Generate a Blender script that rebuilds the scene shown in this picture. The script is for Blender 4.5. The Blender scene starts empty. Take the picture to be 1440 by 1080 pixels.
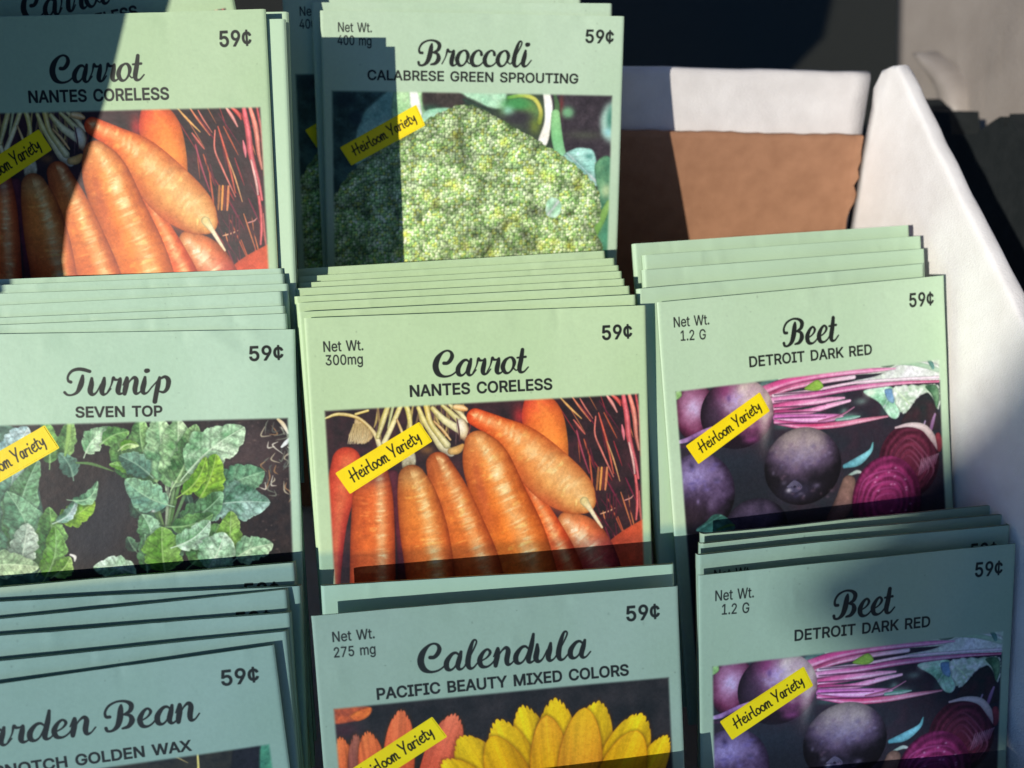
import bpy, bmesh, math, random, json
import numpy as np
from mathutils import Matrix, Vector

random.seed(7)
scene = bpy.context.scene
COL = scene.collection

# ------------------------------------------------------------------ layout of the box (metres)
W = 0.080            # a seed packet is 80 x 108 mm
HR = 1.35
FPX = 1081.0         # focal length in pixels of the 1440 x 1080 photograph
CAM_R = np.array([[0.991176, -0.055351, 0.120442], [-0.113384, -0.824698, 0.554091], [0.068658, -0.562858, -0.823697]])
CAM_O = np.array([-0.01507, -0.114379, 0.299007])
# position of the middle of the top edge, and the axes right / down / back, of the front packet of every stack
POSE = {
    'F': ([0.0, 0.0, 0.16], [[0.99993, -0.00591, -0.01072], [0.00205, -0.78238, 0.6228], [-0.01207, -0.62278, -0.78231]]),
    'B': ([0.00453, 0.07933, 0.18652], [[0.99422, -0.04421, 0.09787], [-0.0995, -0.72226, 0.68442], [0.04043, -0.6902, -0.72249]]),
    'C': ([0.08323, 0.00484, 0.15757], [[0.99618, 0.04803, -0.07296], [0.0831, -0.77859, 0.622], [-0.02693, -0.62569, -0.77961]]),
    'D': ([0.08527, -0.05782, 0.13375], [[0.99981, 0.00414, -0.01919], [0.01579, -0.75043, 0.66076], [-0.01167, -0.66093, -0.75036]]),
    'G': ([-0.00067, -0.05991, 0.13405], [[0.99858, 0.01113, 0.05217], [-0.02364, -0.78444, 0.61975], [0.04782, -0.6201, -0.78306]]),
    'E': ([-0.08255, 0.00016, 0.15828], [[0.99954, -0.02998, 0.00472], [-0.02658, -0.78969, 0.61294], [-0.01465, -0.61278, -0.79012]]),
    'A': ([-0.08393, 0.06334, 0.19537], [[0.98241, -0.03043, 0.18424], [-0.14532, -0.74417, 0.65199], [0.11727, -0.6673, -0.7355]]),
    'H': ([-0.08875, -0.06521, 0.12791], [[0.99886, 0.04758, -0.00449], [0.03926, -0.76341, 0.64472], [0.02725, -0.64416, -0.7644]]),
}
POSE = {k: (np.array(a), np.array(b)) for k, (a, b) in POSE.items()}
LIGHT = np.array([.68081, .52120, -.51830])      # the way the sunlight travels


def ray(px, py):
    return CAM_R @ np.array([(px - 720) / FPX, (py - 540) / FPX, 1.0])


def on_plane(p, n, c):
    d = ray(*p)
    return CAM_O + d * ((c - n @ CAM_O) / (n @ d))


def measure(k, p):
    """measured point of the photograph -> (u, v) on the face of packet k, in packet widths"""
    T, M = POSE[k]
    q = on_plane(p, M[:, 2], M[:, 2] @ T) - T
    return q @ M[:, 0] / W + .5, q @ M[:, 1] / W


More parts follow.
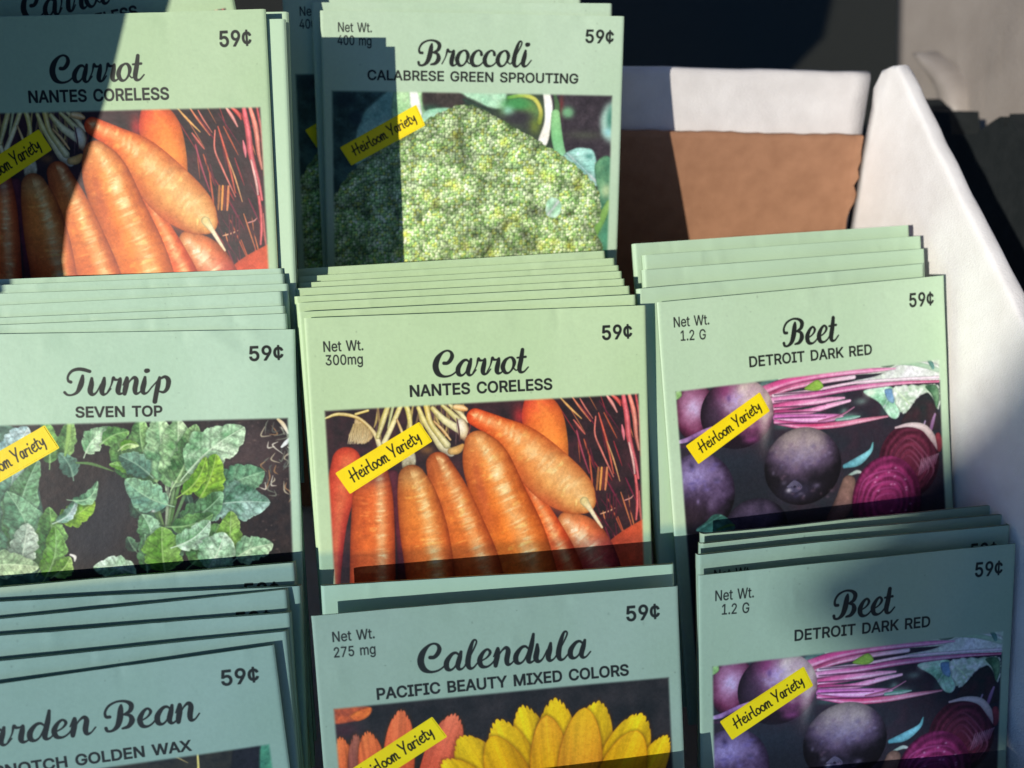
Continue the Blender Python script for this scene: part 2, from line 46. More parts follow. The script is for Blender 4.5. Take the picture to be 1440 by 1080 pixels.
# ------------------------------------------------------------------ printing: a small painter on numpy canvases
S = 800
TH = int(S * HR)
GL = json.loads(r'''{".":[188,[[[95,-4],[88,-4],[81,-2],[75,0],[69,4],[63,9],[58,14],[54,20],[52,27],[50,34],[50,41],[50,48],[52,55],[54,62],[58,68],[63,73],[69,78],[75,82],[81,85],[88,86],[95,87],[103,86],[110,85],[116,82],[122,78],[128,73],[132,68],[136,62],[139,55],[140,48],[141,41],[140,34],[139,27],[136,20],[132,14],[128,9],[122,4],[116,0],[110,-2],[103,-4]]]],"0":[453,[[[227,-7],[205,-6],[184,-2],[165,4],[147,13],[130,24],[115,38],[101,53],[89,71],[78,91],[69,113],[61,138],[55,164],[51,192],[49,222],[48,254],[49,286],[51,316],[55,344],[61,370],[69,395],[78,417],[89,437],[101,455],[115,471],[130,484],[147,496],[165,504],[184,511],[205,514],[227,516],[249,514],[269,511],[288,504],[306,496],[323,484],[338,471],[352,455],[364,437],[375,417],[384,395],[392,370],[398,344],[402,316],[404,286],[405,254],[404,222],[402,192],[398,164],[392,138],[384,113],[375,91],[364,71],[352,53],[339,38],[323,24],[307,13],[289,4],[269,-2],[249,-6]],[[227,50],[241,50],[255,53],[267,58],[279,65],[290,74],[300,84],[309,97],[317,111],[324,126],[330,144],[335,163],[339,183],[342,205],[343,229],[344,254],[343,279],[342,303],[339,325],[335,346],[330,365],[324,382],[317,398],[309,412],[300,425],[290,435],[279,444],[267,451],[255,456],[241,459],[227,460],[212,459],[198,456],[186,451],[174,444],[163,435],[153,425],[144,412],[136,398],[129,382],[123,365],[118,346],[114,325],[111,303],[110,279],[109,254],[110,229],[111,205],[114,183],[118,163],[123,144],[129,126],[136,111],[144,97],[153,84],[163,74],[174,65],[186,58],[198,53],[212,50]]]],"1":[453,[[[76,0],[76,55],[391,55],[391,0]],[[276,509],[276,0],[212,0],[212,448],[209,448],[86,358],[86,427],[198,509]]]],"2":[453,[[[64,0],[64,47],[234,229],[245,241],[256,252],[265,263],[274,273],[282,282],[289,292],[296,301],[302,309],[306,318],[311,327],[314,335],[317,344],[319,353],[320,362],[320,371],[320,382],[318,392],[316,402],[312,410],[308,419],[302,426],[296,433],[289,439],[282,444],[273,449],[264,453],[255,456],[245,458],[234,459],[224,460],[212,459],[201,458],[191,455],[181,452],[172,447],[164,442],[156,436],[150,429],[144,422],[139,413],[135,404],[131,395],[129,384],[127,373],[127,362],[66,362],[66,380],[69,397],[73,413],[79,428],[86,442],[95,456],[105,468],[117,478],[129,488],[143,496],[158,503],[174,509],[190,512],[207,515],[225,516],[243,515],[260,513],[276,509],[291,503],[306,497],[319,488],[332,479],[343,469],[352,458],[361,445],[368,432],[374,418],[378,403],[380,388],[381,372],[381,361],[379,350],[377,339],[375,328],[371,318],[366,307],[361,296],[354,284],[345,271],[336,259],[325,245],[313,230],[299,215],[284,198],[267,180],[153,60],[153,57],[389,57],[389,0]]]],"3":[453,[[[218,-7],[200,-6],[182,-4],[165,-1],[148,4],[133,10],[118,17],[104,25],[92,35],[80,46],[70,57],[62,70],[55,84],[49,99],[46,115],[44,132],[109,132],[111,122],[113,112],[117,103],[121,95],[126,87],[133,80],[140,74],[148,68],[156,63],[165,59],[175,56],[185,53],[196,51],[207,50],[219,50],[231,50],[243,52],[254,54],[265,57],[275,61],[285,66],[293,71],[301,78],[308,85],[315,93],[320,102],[324,111],[327,122],[329,133],[329,145],[329,156],[327,166],[324,177],[321,187],[316,196],[310,205],[303,213],[295,221],[285,228],[275,234],[263,239],[249,242],[235,245],[219,247],[201,248],[157,248],[157,299],[288,448],[288,452],[70,452],[70,509],[372,509],[372,461],[211,278],[211,289],[233,290],[254,290],[273,287],[291,282],[308,276],[324,268],[338,258],[350,248],[361,236],[371,222],[379,208],[385,193],[389,178],[392,162],[393,145],[392,127],[389,111],[385,95],[379,80],[370,66],[361,53],[350,41],[337,30],[324,21],[309,12],[292,6],[275,0],[257,-4],[238,-6]]]],"4":[453,[[[40,105],[40,158],[247,509],[311,509],[109,166],[109,163],[413,163],[413,105]],[[282,0],[282,121],[282,146],[282,318],[343,318],[343,0]]]],"5":[453,[[[221,-7],[203,-6],[186,-4],[170,0],[155,5],[140,11],[126,19],[114,28],[102,37],[92,48],[83,60],[75,73],[69,86],[64,100],[61,115],[60,130],[122,130],[124,121],[126,113],[129,104],[133,96],[138,89],[144,82],[150,76],[157,70],[165,65],[173,60],[182,57],[191,54],[201,52],[211,50],[221,50],[233,50],[245,52],[256,55],[266,59],[276,64],[285,71],[294,78],[301,86],[308,95],[314,104],[319,115],[323,126],[326,137],[327,149],[328,162],[327,175],[325,187],[323,199],[319,210],[314,221],[307,231],[301,240],[293,248],[284,256],[275,262],[264,267],[254,272],[242,275],[230,276],[218,277],[208,277],[197,276],[187,274],[177,271],[167,268],[158,265],[149,261],[141,256],[134,251],[128,246],[67,253],[96,509],[366,509],[366,452],[151,452],[134,301],[136,301],[143,307],[151,312],[159,317],[168,321],[178,325],[187,328],[198,330],[208,332],[219,333],[229,334],[243,333],[256,332],[269,329],[282,325],[294,321],[305,315],[316,309],[326,302],[336,294],[345,285],[353,276],[361,266],[368,255],[374,243],[379,231],[383,218],[387,205],[389,192],[390,178],[391,163],[390,144],[387,126],[383,108],[377,91],[369,76],[359,61],[349,48],[337,35],[323,25],[309,15],[293,7],[276,1],[259,-3],[240,-6]]]],"7":[453,[[[97,0],[323,448],[323,452],[62,452],[62,509],[391,509],[391,449],[165,0]]]],"9":[453,[[[226,516],[245,515],[262,512],[279,508],[295,502],[310,494],[324,485],[337,474],[349,462],[359,449],[368,434],[375,419],[381,402],[386,384],[388,366],[389,347],[388,332],[386,317],[383,302],[378,286],[373,270],[365,253],[356,234],[344,214],[331,192],[315,168],[200,0],[130,0],[301,248],[307,248],[304,242],[301,236],[297,231],[292,226],[287,221],[282,216],[276,212],[270,208],[264,205],[257,202],[250,199],[242,197],[234,196],[226,195],[218,195],[200,195],[183,198],[167,202],[151,207],[137,214],[124,222],[112,232],[101,243],[91,255],[83,269],[76,283],[71,299],[67,316],[64,333],[64,352],[64,370],[67,388],[71,405],[77,421],[85,436],[94,450],[104,463],[116,475],[128,485],[143,494],[158,502],[174,508],[190,512],[208,515]],[[226,460],[215,460],[204,458],[193,455],[184,451],[174,446],[165,440],[157,433],[150,425],[144,417],[138,407],[134,397],[130,387],[127,375],[126,364],[125,352],[126,339],[127,327],[130,316],[134,306],[138,295],[144,286],[150,278],[157,270],[165,263],[174,257],[184,252],[193,248],[204,246],[215,244],[226,243],[238,244],[249,246],[259,248],[269,252],[279,257],[287,263],[295,270],[302,277],[309,286],[314,295],[319,305],[323,315],[325,327],[327,338],[327,350],[327,363],[325,375],[323,386],[319,397],[314,407],[309,417],[303,425],[295,433],[287,440],[279,446],[269,451],[259,455],[249,458],[238,460]]]],"A":[480,[[[16,0],[201,509],[276,509],[463,0],[395,0],[287,302],[283,314],[279,327],[274,341],[269,356],[264,372],[259,390],[253,409],[246,430],[239,453],[232,478],[245,478],[238,453],[231,430],[225,408],[218,389],[213,371],[208,355],[203,340],[198,326],[194,314],[191,302],[85,0]],[[110,142],[110,199],[370,199],[370,142]]]],"B":[456,[[[60,0],[60,509],[241,509],[261,508],[280,506],[298,502],[314,497],[329,491],[342,483],[354,474],[364,464],[373,454],[381,442],[387,429],[392,416],[395,403],[397,389],[398,374],[398,361],[396,350],[394,339],[391,329],[387,320],[382,312],[376,304],[370,298],[364,291],[356,286],[349,281],[341,277],[332,273],[324,269],[315,267],[315,262],[325,261],[334,259],[344,255],[354,251],[363,245],[372,239],[381,231],[389,223],[396,214],[402,203],[408,192],[412,179],[415,166],[417,152],[418,136],[417,121],[415,107],[411,93],[407,79],[400,67],[392,55],[383,44],[372,34],[359,26],[344,18],[328,11],[311,6],[291,3],[270,1],[247,0]],[[125,57],[245,57],[267,58],[287,61],[304,65],[318,72],[330,80],[339,89],[346,100],[351,111],[354,123],[355,137],[355,147],[353,157],[351,166],[347,175],[342,184],[337,192],[330,200],[323,206],[315,213],[306,218],[296,223],[285,226],[273,229],[261,230],[248,231],[125,231]],[[125,285],[238,285],[249,286],[259,287],[269,289],[279,292],[288,296],[297,301],[304,306],[311,312],[318,319],[323,326],[328,334],[331,343],[334,352],[335,362],[336,372],[335,385],[332,397],[328,409],[321,419],[313,429],[302,437],[290,443],[275,448],[259,451],[240,452],[125,452]]]],"C":[510,[[[267,-7],[242,-6],[217,-2],[194,5],[171,13],[150,25],[131,39],[113,55],[97,73],[82,93],[70,115],[59,140],[51,166],[45,193],[41,223],[40,254],[41,285],[45,315],[51,343],[59,369],[70,393],[82,415],[97,436],[113,454],[131,470],[150,484],[171,495],[194,504],[217,510],[242,514],[267,516],[283,515],[298,514],[312,511],[326,508],[340,504],[354,499],[367,494],[379,487],[391,479],[402,471],[413,462],[423,452],[432,442],[440,430],[448,418],[455,406],[461,392],[466,378],[470,364],[473,348],[408,348],[406,359],[403,368],[399,378],[394,386],[389,395],[384,402],[378,409],[372,416],[365,423],[357,428],[350,434],[341,438],[333,442],[324,446],[315,449],[306,451],[297,453],[287,455],[277,456],[267,456],[249,455],[231,452],[215,447],[199,441],[184,432],[169,422],[156,410],[145,396],[134,381],[125,364],[117,345],[111,325],[107,303],[104,279],[103,254],[104,229],[107,206],[111,184],[117,163],[125,145],[134,127],[145,112],[157,98],[170,87],[184,76],[199,68],[215,61],[232,57],[249,54],[267,53],[277,53],[287,54],[297,55],[306,57],[315,60],[324,63],[333,67],[341,71],[350,75],[357,81],[365,86],[372,93],[378,99],[384,107],[389,114],[394,123],[399,131],[403,141],[406,150],[408,160],[473,160],[470,145],[466,131],[461,117],[455,103],[448,91],[440,79],[432,67],[423,57],[413,47],[402,38],[391,30],[379,22],[367,15],[354,10],[341,5],[327,0],[312,-3],[298,-5],[283,-6]]]],"D":[502,[[[219,0],[96,0],[96,57],[215,57],[239,58],[261,61],[282,66],[301,72],[318,81],[333,91],[347,103],[360,117],[370,132],[379,149],[386,168],[392,187],[396,209],[398,231],[399,255],[398,279],[396,302],[392,323],[386,342],[379,361],[370,377],[360,392],[348,406],[335,418],[320,428],[303,437],[285,443],[265,448],[244,451],[221,452],[93,452],[93,509],[225,509],[254,507],[281,504],[307,498],[331,489],[353,478],[373,465],[391,450],[407,432],[421,413],[433,391],[444,367],[451,342],[457,315],[460,286],[462,255],[460,224],[457,195],[451,168],[443,142],[433,119],[421,97],[406,77],[390,60],[371,44],[351,31],[328,20],[303,11],[277,5],[249,1]],[[125,509],[125,0],[60,0],[60,509]]]],"E":[419,[[[60,0],[60,509],[372,509],[372,452],[125,452],[125,286],[355,286],[355,229],[125,229],[125,57],[375,57],[375,0]]]],"F":[410,[[[60,0],[60,509],[369,509],[369,452],[125,452],[125,278],[346,278],[346,221],[125,221],[125,0]]]],"G":[520,[[[269,-7],[242,-6],[217,-2],[193,5],[171,14],[149,25],[130,39],[112,55],[96,73],[82,93],[69,116],[59,140],[51,166],[45,194],[41,223],[40,254],[41,285],[45,315],[51,343],[59,369],[69,393],[82,415],[96,436],[112,454],[129,470],[149,484],[170,495],[192,504],[215,510],[239,514],[265,516],[281,515],[296,514],[311,511],[326,508],[340,504],[354,498],[367,492],[380,485],[392,478],[403,469],[414,460],[424,450],[433,439],[441,428],[449,416],[456,404],[462,391],[467,377],[471,363],[474,349],[408,349],[405,358],[401,368],[397,377],[392,385],[387,393],[382,401],[376,408],[370,415],[363,421],[356,427],[349,432],[341,437],[333,441],[324,445],[315,448],[306,451],[296,453],[286,455],[276,455],[265,456],[247,455],[230,452],[214,447],[198,441],[183,432],[169,422],[156,410],[145,397],[134,381],[125,364],[117,345],[111,325],[107,303],[104,279],[103,254],[104,229],[107,206],[111,184],[117,163],[125,145],[134,128],[145,112],[157,99],[170,87],[184,76],[200,68],[216,61],[233,57],[250,54],[269,53],[285,54],[301,56],[317,59],[331,65],[345,71],[357,79],[369,88],[379,99],[388,110],[396,123],[403,137],[408,152],[412,168],[414,185],[415,202],[434,199],[283,199],[283,256],[478,256],[478,200],[477,176],[474,152],[468,131],[461,110],[451,91],[439,73],[426,57],[411,43],[395,30],[377,19],[357,10],[337,2],[315,-3],[292,-6]]]],"H":[517,[[[60,0],[60,509],[125,509],[125,289],[392,289],[392,509],[457,509],[457,0],[392,0],[392,232],[125,232],[125,0]]]],"I":[300,[[[31,0],[31,57],[118,57],[118,452],[31,452],[31,509],[269,509],[269,452],[183,452],[183,57],[269,57],[269,0]]]],"K":[467,[[[104,145],[104,216],[111,225],[118,234],[125,243],[132,252],[139,261],[146,270],[153,278],[160,287],[167,295],[174,303],[182,312],[189,320],[197,328],[204,336],[212,344],[364,509],[448,509],[231,276],[228,276]],[[60,0],[60,509],[125,509],[125,334],[124,225],[125,193],[125,0]],[[372,0],[188,259],[228,309],[449,0]]]],"L":[393,[[[60,0],[60,509],[125,509],[125,57],[361,57],[361,0]]]],"M":[628,[[[60,0],[60,509],[152,509],[277,187],[287,159],[299,123],[311,84],[322,49],[307,49],[318,83],[330,121],[342,158],[352,187],[476,509],[568,509],[568,0],[504,0],[504,291],[504,327],[505,369],[506,413],[507,457],[513,457],[510,448],[507,438],[504,429],[501,419],[498,409],[482,363],[467,322],[456,291],[342,0],[286,0],[170,291],[159,321],[145,361],[129,408],[112,457],[119,457],[120,416],[121,372],[122,328],[122,291],[122,0]]]],"N":[523,[[[60,0],[60,509],[136,509],[343,183],[347,177],[350,172],[354,165],[358,158],[363,151],[367,143],[372,134],[377,125],[382,116],[388,107],[393,97],[398,87],[403,76],[409,66],[414,55],[405,54],[404,65],[403,76],[402,87],[401,98],[401,108],[400,119],[400,129],[400,139],[399,148],[399,157],[399,195],[399,509],[463,509],[463,0],[387,0],[202,290],[177,331],[172,340],[167,349],[161,359],[154,370],[148,381],[108,452],[119,454],[122,384],[124,328],[125,291],[125,0]]]],"O":[533,[[[267,-7],[241,-6],[217,-2],[194,5],[171,13],[150,25],[131,39],[113,55],[97,73],[82,93],[70,115],[59,140],[51,166],[45,193],[41,223],[40,254],[41,285],[45,315],[51,343],[59,369],[70,393],[82,415],[97,436],[113,454],[131,470],[150,484],[171,495],[194,504],[217,510],[241,514],[267,516],[293,514],[317,510],[340,504],[363,495],[384,484],[403,470],[421,454],[437,436],[451,415],[464,393],[474,369],[482,343],[488,315],[492,285],[493,254],[492,223],[488,193],[482,166],[474,140],[464,115],[451,93],[437,73],[421,55],[403,39],[384,25],[363,13],[340,5],[317,-2],[293,-6]],[[267,53],[285,54],[302,57],[318,61],[334,68],[349,76],[364,86],[377,98],[388,112],[399,127],[408,144],[416,163],[422,183],[427,205],[429,229],[430,254],[429,279],[427,303],[422,325],[416,346],[408,365],[399,382],[388,397],[377,411],[364,423],[349,433],[334,441],[318,447],[302,452],[285,455],[267,456],[249,455],[232,452],[215,447],[199,441],[184,433],[170,422],[157,411],[145,397],[135,381],[125,364],[117,345],[111,325],[107,303],[104,279],[103,254],[104,229],[107,205],[111,183],[117,163],[125,144],[135,127],[145,112],[157,98],[170,86],[184,76],[199,68],[215,61],[232,57],[249,54]]]],"P":[445,[[[60,0],[60,509],[235,509],[258,508],[279,505],[298,501],[316,495],[332,487],[347,478],[360,468],[371,456],[381,444],[390,430],[397,415],[402,399],[406,383],[408,365],[409,348],[408,330],[406,313],[402,296],[397,280],[390,265],[381,251],[371,239],[360,227],[347,216],[332,207],[316,199],[298,193],[279,189],[258,187],[235,186],[109,186],[109,242],[233,242],[248,243],[262,245],[275,247],[287,251],[297,256],[306,262],[315,269],[322,276],[328,284],[333,294],[337,303],[340,314],[343,325],[344,336],[344,348],[344,359],[343,371],[340,382],[337,392],[333,402],[328,411],[322,419],[315,426],[306,433],[297,439],[286,443],[275,447],[262,450],[248,451],[232,452],[125,452],[125,0]]]],"R":[449,[[[60,0],[60,509],[236,509],[259,508],[280,505],[299,501],[317,496],[333,489],[348,480],[361,470],[372,459],[382,447],[390,433],[397,419],[403,403],[406,387],[409,370],[409,352],[409,334],[406,317],[403,301],[397,286],[390,271],[382,258],[372,246],[361,235],[348,226],[333,217],[317,210],[299,205],[279,201],[258,198],[236,198],[96,198],[96,255],[234,255],[249,256],[263,257],[276,259],[287,263],[298,267],[307,272],[315,278],[322,285],[329,292],[334,300],[338,309],[341,319],[343,329],[345,340],[345,352],[345,364],[343,375],[341,386],[338,395],[334,405],[329,413],[322,421],[315,428],[307,434],[298,440],[287,444],[275,448],[262,450],[248,452],[233,452],[125,452],[125,0]],[[353,0],[230,229],[303,229],[428,0]]]],"S":[447,[[[224,-9],[202,-8],[182,-6],[162,-2],[144,3],[128,9],[112,17],[98,26],[85,36],[74,48],[64,60],[56,74],[49,88],[44,103],[40,120],[38,137],[104,137],[106,125],[109,115],[112,105],[117,96],[123,88],[130,80],[138,74],[147,68],[156,63],[166,59],[177,55],[188,53],[200,51],[212,50],[224,49],[237,50],[250,51],[263,53],[275,56],[286,60],[296,65],[306,71],[315,77],[323,84],[329,92],[335,100],[340,109],[343,119],[345,129],[346,139],[345,149],[343,157],[341,165],[337,172],[332,179],[326,185],[320,190],[313,195],[305,200],[296,205],[287,208],[277,212],[267,216],[256,219],[245,222],[184,239],[160,247],[138,256],[118,266],[101,277],[86,289],[74,303],[64,318],[57,335],[53,353],[52,372],[53,389],[56,405],[60,420],[67,434],[75,448],[85,460],[96,471],[109,481],[122,490],[138,498],[154,504],[171,509],[189,513],[208,515],[227,516],[247,515],[266,513],[283,509],[300,504],[316,498],[331,490],[344,481],[357,471],[367,461],[377,449],[385,436],[392,422],[396,408],[399,393],[401,378],[337,378],[335,393],[330,406],[323,418],[313,428],[302,437],[289,445],[275,451],[259,455],[243,458],[225,459],[212,458],[200,457],[188,455],[178,452],[167,448],[158,443],[149,438],[141,432],[135,425],[129,418],[124,411],[120,402],[117,394],[116,385],[115,376],[116,366],[118,356],[121,348],[125,340],[131,334],[138,327],[145,322],[152,317],[161,312],[169,308],[178,305],[187,301],[196,298],[204,296],[212,293],[264,279],[273,277],[282,274],[292,271],[302,267],[312,264],[321,259],[331,255],[341,249],[350,244],[359,238],[367,231],[375,224],[382,215],[389,207],[395,198],[399,187],[403,177],[406,165],[408,152],[408,139],[407,122],[405,107],[400,92],[394,77],[386,64],[377,51],[366,39],[353,28],[339,19],[323,11],[306,4],[288,-2],[268,-6],[246,-8]]]],"T":[449,[[[32,452],[32,509],[417,509],[417,452],[257,452],[257,0],[193,0],[193,452]]]],"U":[517,[[[259,-8],[235,-7],[213,-4],[192,0],[172,7],[154,15],[137,25],[121,37],[108,50],[95,64],[85,80],[76,97],[69,114],[64,133],[61,153],[60,173],[60,509],[124,509],[124,178],[125,164],[127,150],[130,137],[135,125],[141,113],[148,102],[156,92],[165,83],[176,75],[187,68],[200,62],[213,57],[227,54],[243,52],[259,52],[275,52],[290,54],[305,57],[318,62],[331,68],[342,75],[352,83],[362,92],[370,102],[377,113],[382,125],[387,137],[390,150],[392,164],[393,178],[393,509],[457,509],[457,173],[456,153],[453,133],[448,114],[441,97],[433,80],[422,64],[410,50],[396,37],[380,25],[363,15],[345,7],[325,0],[304,-4],[282,-7]]]],"V":[480,[[[204,0],[16,509],[84,509],[192,206],[196,195],[200,183],[205,169],[210,154],[215,137],[221,119],[227,100],[234,78],[241,55],[248,31],[235,31],[242,56],[249,79],[255,101],[261,120],[267,138],[272,154],[277,169],[282,183],[286,195],[290,206],[395,509],[463,509],[278,0]]]],"W":[686,[[[155,0],[16,509],[82,509],[163,196],[166,186],[168,176],[171,166],[173,156],[175,145],[187,94],[189,83],[191,72],[193,62],[195,51],[197,40],[189,40],[191,51],[193,62],[195,72],[198,83],[200,94],[202,104],[204,114],[207,125],[209,135],[211,145],[224,196],[306,509],[380,509],[462,196],[464,186],[467,176],[469,166],[472,156],[474,145],[486,94],[488,83],[491,72],[493,62],[495,51],[497,40],[488,40],[490,51],[492,62],[494,72],[497,83],[499,94],[501,104],[503,114],[506,125],[508,135],[510,145],[523,196],[603,509],[670,509],[530,0],[455,0],[368,323],[364,336],[361,349],[358,363],[354,377],[351,391],[348,407],[345,422],[342,439],[339,457],[336,475],[350,475],[347,457],[344,441],[341,425],[338,409],[335,395],[332,380],[329,366],[325,352],[322,337],[318,323],[230,0]]]],"X":[474,[[[18,0],[217,284],[217,236],[29,509],[104,509],[178,400],[184,392],[190,383],[195,375],[200,368],[204,361],[208,355],[212,348],[216,342],[220,335],[223,329],[227,322],[231,315],[235,308],[239,300],[243,292],[232,292],[252,329],[256,335],[259,341],[263,348],[267,354],[272,361],[298,400],[374,509],[446,509],[259,239],[259,287],[456,0],[382,0],[292,129],[268,165],[264,171],[261,177],[257,183],[253,189],[250,195],[246,202],[242,208],[239,216],[235,223],[230,231],[244,231],[240,224],[236,216],[233,209],[229,203],[225,196],[222,190],[218,184],[214,178],[210,172],[206,166],[182,129],[91,0]]]],"Y":[472,[[[203,0],[203,208],[16,509],[91,509],[192,344],[199,334],[205,323],[211,313],[217,302],[222,292],[228,282],[233,270],[238,258],[244,245],[250,230],[224,230],[229,245],[235,258],[240,271],[246,282],[251,293],[257,303],[262,313],[268,324],[274,334],[280,344],[381,509],[455,509],[268,208],[268,0]]]],"e":[404,[[[212,-8],[191,-7],[170,-4],[151,1],[133,8],[117,16],[102,27],[88,39],[76,53],[65,68],[56,85],[48,103],[42,122],[38,143],[35,164],[34,187],[35,210],[38,231],[42,252],[48,271],[55,290],[64,307],[75,322],[87,336],[100,349],[115,359],[131,368],[148,375],[166,380],[185,383],[205,384],[218,384],[230,383],[242,381],[254,378],[266,374],[277,369],[289,364],[299,357],[309,349],[319,341],[328,331],[337,321],[344,309],[351,296],[357,282],[362,267],[366,250],[369,233],[371,214],[371,194],[371,169],[75,169],[75,221],[338,221],[310,202],[309,217],[308,231],[305,244],[302,257],[298,269],[292,280],[286,290],[279,299],[271,307],[263,314],[253,320],[242,324],[231,328],[218,329],[205,330],[192,329],[179,327],[167,324],[156,319],[146,313],[137,306],[129,298],[121,290],[115,280],[109,270],[104,259],[101,247],[98,235],[96,223],[96,211],[96,178],[97,161],[98,146],[101,132],[105,118],[110,106],[117,95],[124,85],[132,76],[141,68],[151,61],[162,56],[173,52],[186,49],[199,47],[212,46],[221,46],[230,47],[238,48],[246,50],[254,53],[261,56],[268,59],[274,63],[280,68],[285,73],[290,78],[295,84],[299,91],[303,98],[306,105],[365,91],[361,79],[356,68],[350,58],[343,48],[335,39],[326,31],[316,23],[306,16],[295,10],[283,4],[270,0],[256,-4],[242,-6],[227,-8]]]],"g":[425,[[[207,-151],[191,-150],[175,-149],[160,-147],[147,-144],[134,-140],[122,-135],[111,-130],[100,-124],[91,-117],[82,-110],[74,-103],[67,-95],[61,-86],[55,-78],[51,-69],[101,-41],[105,-45],[108,-50],[112,-55],[117,-61],[122,-66],[127,-71],[133,-76],[139,-80],[146,-84],[154,-88],[163,-92],[173,-94],[183,-96],[195,-97],[207,-97],[225,-96],[241,-94],[256,-89],[270,-83],[282,-75],[293,-65],[301,-53],[307,-40],[310,-24],[311,-6],[311,68],[306,68],[303,63],[300,58],[296,53],[291,47],[287,41],[281,36],[275,30],[268,25],[261,20],[252,16],[243,12],[233,9],[221,7],[209,5],[195,5],[177,6],[160,8],[143,13],[128,19],[113,27],[99,36],[86,47],[74,60],[64,74],[55,90],[48,108],[42,126],[38,147],[35,168],[34,191],[35,214],[37,236],[42,256],[47,275],[55,293],[64,310],[74,325],[86,338],[98,350],[112,361],[127,369],[143,376],[160,381],[178,383],[196,384],[210,384],[222,383],[234,380],[244,377],[253,373],[262,368],[270,363],[277,358],[283,352],[288,346],[293,340],[297,334],[301,329],[305,324],[308,319],[313,319],[313,379],[372,379],[372,-9],[372,-28],[369,-46],[364,-62],[358,-77],[350,-90],[341,-102],[330,-112],[318,-121],[305,-129],[291,-136],[275,-141],[259,-145],[242,-148],[225,-150]],[[205,59],[218,60],[231,62],[243,65],[254,69],[264,75],[273,82],[281,90],[288,99],[294,110],[300,121],[304,133],[308,147],[310,161],[312,176],[312,193],[312,208],[310,223],[308,238],[305,251],[300,264],[295,276],[288,286],[281,296],[273,305],[264,312],[254,319],[243,323],[231,327],[218,329],[205,330],[191,329],[178,327],[166,323],[155,318],[145,312],[136,304],[128,295],[120,285],[114,274],[109,262],[104,250],[101,236],[98,222],[97,208],[96,193],[97,177],[98,162],[101,148],[104,135],[109,123],[114,111],[121,101],[128,91],[136,83],[145,76],[156,70],[167,65],[178,62],[191,60]]]],"m":[610,[[[53,0],[53,379],[112,379],[112,295],[108,295],[111,307],[115,318],[120,328],[126,337],[132,346],[140,354],[147,360],[155,366],[163,372],[172,376],[181,380],[190,383],[200,385],[209,386],[219,386],[235,385],[250,382],[264,377],[276,370],[287,361],[297,350],[305,338],[312,325],[317,310],[321,295],[312,295],[316,306],[320,316],[325,326],[330,335],[337,343],[345,351],[353,358],[361,364],[371,370],[381,375],[391,379],[402,382],[413,384],[425,386],[437,386],[450,386],[462,384],[474,381],[486,377],[497,372],[508,365],[517,358],[526,349],[534,339],[541,328],[546,316],[551,303],[554,288],[556,272],[557,255],[557,0],[496,0],[496,254],[495,269],[492,283],[487,295],[481,305],[473,313],[463,319],[453,324],[442,328],[431,330],[419,330],[409,330],[399,329],[390,327],[382,324],[374,320],[367,315],[361,310],[355,304],[350,297],[345,290],[342,282],[339,274],[337,266],[336,257],[335,247],[335,0],[274,0],[274,260],[273,272],[271,283],[267,293],[261,303],[253,311],[244,318],[234,323],[224,327],[212,330],[199,330],[191,330],[182,329],[174,327],[166,324],[158,320],[150,316],[143,310],[137,304],[131,297],[126,289],[121,281],[118,271],[116,261],[114,250],[114,238],[114,0]]]],"t":[227,[[[204,379],[204,327],[6,327],[6,379]],[[65,471],[126,471],[126,98],[126,88],[128,80],[130,73],[132,66],[136,61],[141,57],[146,54],[153,52],[161,50],[170,50],[185,51],[202,54],[213,2],[209,1],[205,0],[201,-1],[197,-2],[192,-3],[187,-3],[182,-4],[178,-4],[173,-4],[168,-4],[150,-3],[133,0],[117,5],[104,12],[92,21],[82,32],[75,45],[69,59],[66,75],[65,93]]]],"\u00a2":[396,[[[183,0],[183,509],[225,509],[225,0]],[[207,58],[187,59],[168,62],[150,67],[133,73],[117,82],[102,93],[88,105],[76,119],[65,134],[56,151],[48,169],[42,188],[38,209],[35,231],[34,253],[35,276],[38,298],[42,319],[48,339],[56,357],[65,374],[76,389],[88,403],[102,415],[117,426],[133,435],[150,441],[168,446],[187,449],[207,450],[218,450],[229,449],[240,448],[250,446],[260,443],[270,440],[279,436],[288,432],[297,427],[305,422],[313,416],[320,409],[327,403],[334,395],[340,388],[345,379],[350,371],[355,362],[358,353],[362,343],[303,328],[301,334],[299,339],[296,345],[294,350],[290,355],[287,360],[283,364],[279,369],[275,373],[270,377],[265,380],[260,383],[254,386],[248,389],[242,391],[236,393],[229,394],[222,395],[215,396],[207,396],[193,395],[179,393],[167,389],[155,383],[145,376],[136,368],[127,358],[120,348],[114,337],[108,324],[104,311],[101,297],[98,283],[97,269],[96,253],[97,238],[98,224],[101,210],[104,196],[108,183],[114,171],[120,160],[127,149],[136,140],[145,132],[155,125],[167,119],[179,115],[193,113],[207,112],[215,113],[222,113],[229,114],[236,116],[243,117],[249,120],[255,122],[260,125],[266,128],[271,132],[276,136],[280,140],[284,145],[288,149],[292,154],[295,160],[298,165],[300,171],[302,177],[304,183],[363,168],[360,158],[356,148],[352,139],[347,130],[341,122],[335,114],[329,107],[322,100],[314,93],[306,87],[298,82],[289,77],[280,72],[271,68],[261,65],[251,63],[240,60],[229,59],[218,58]]]]}''')


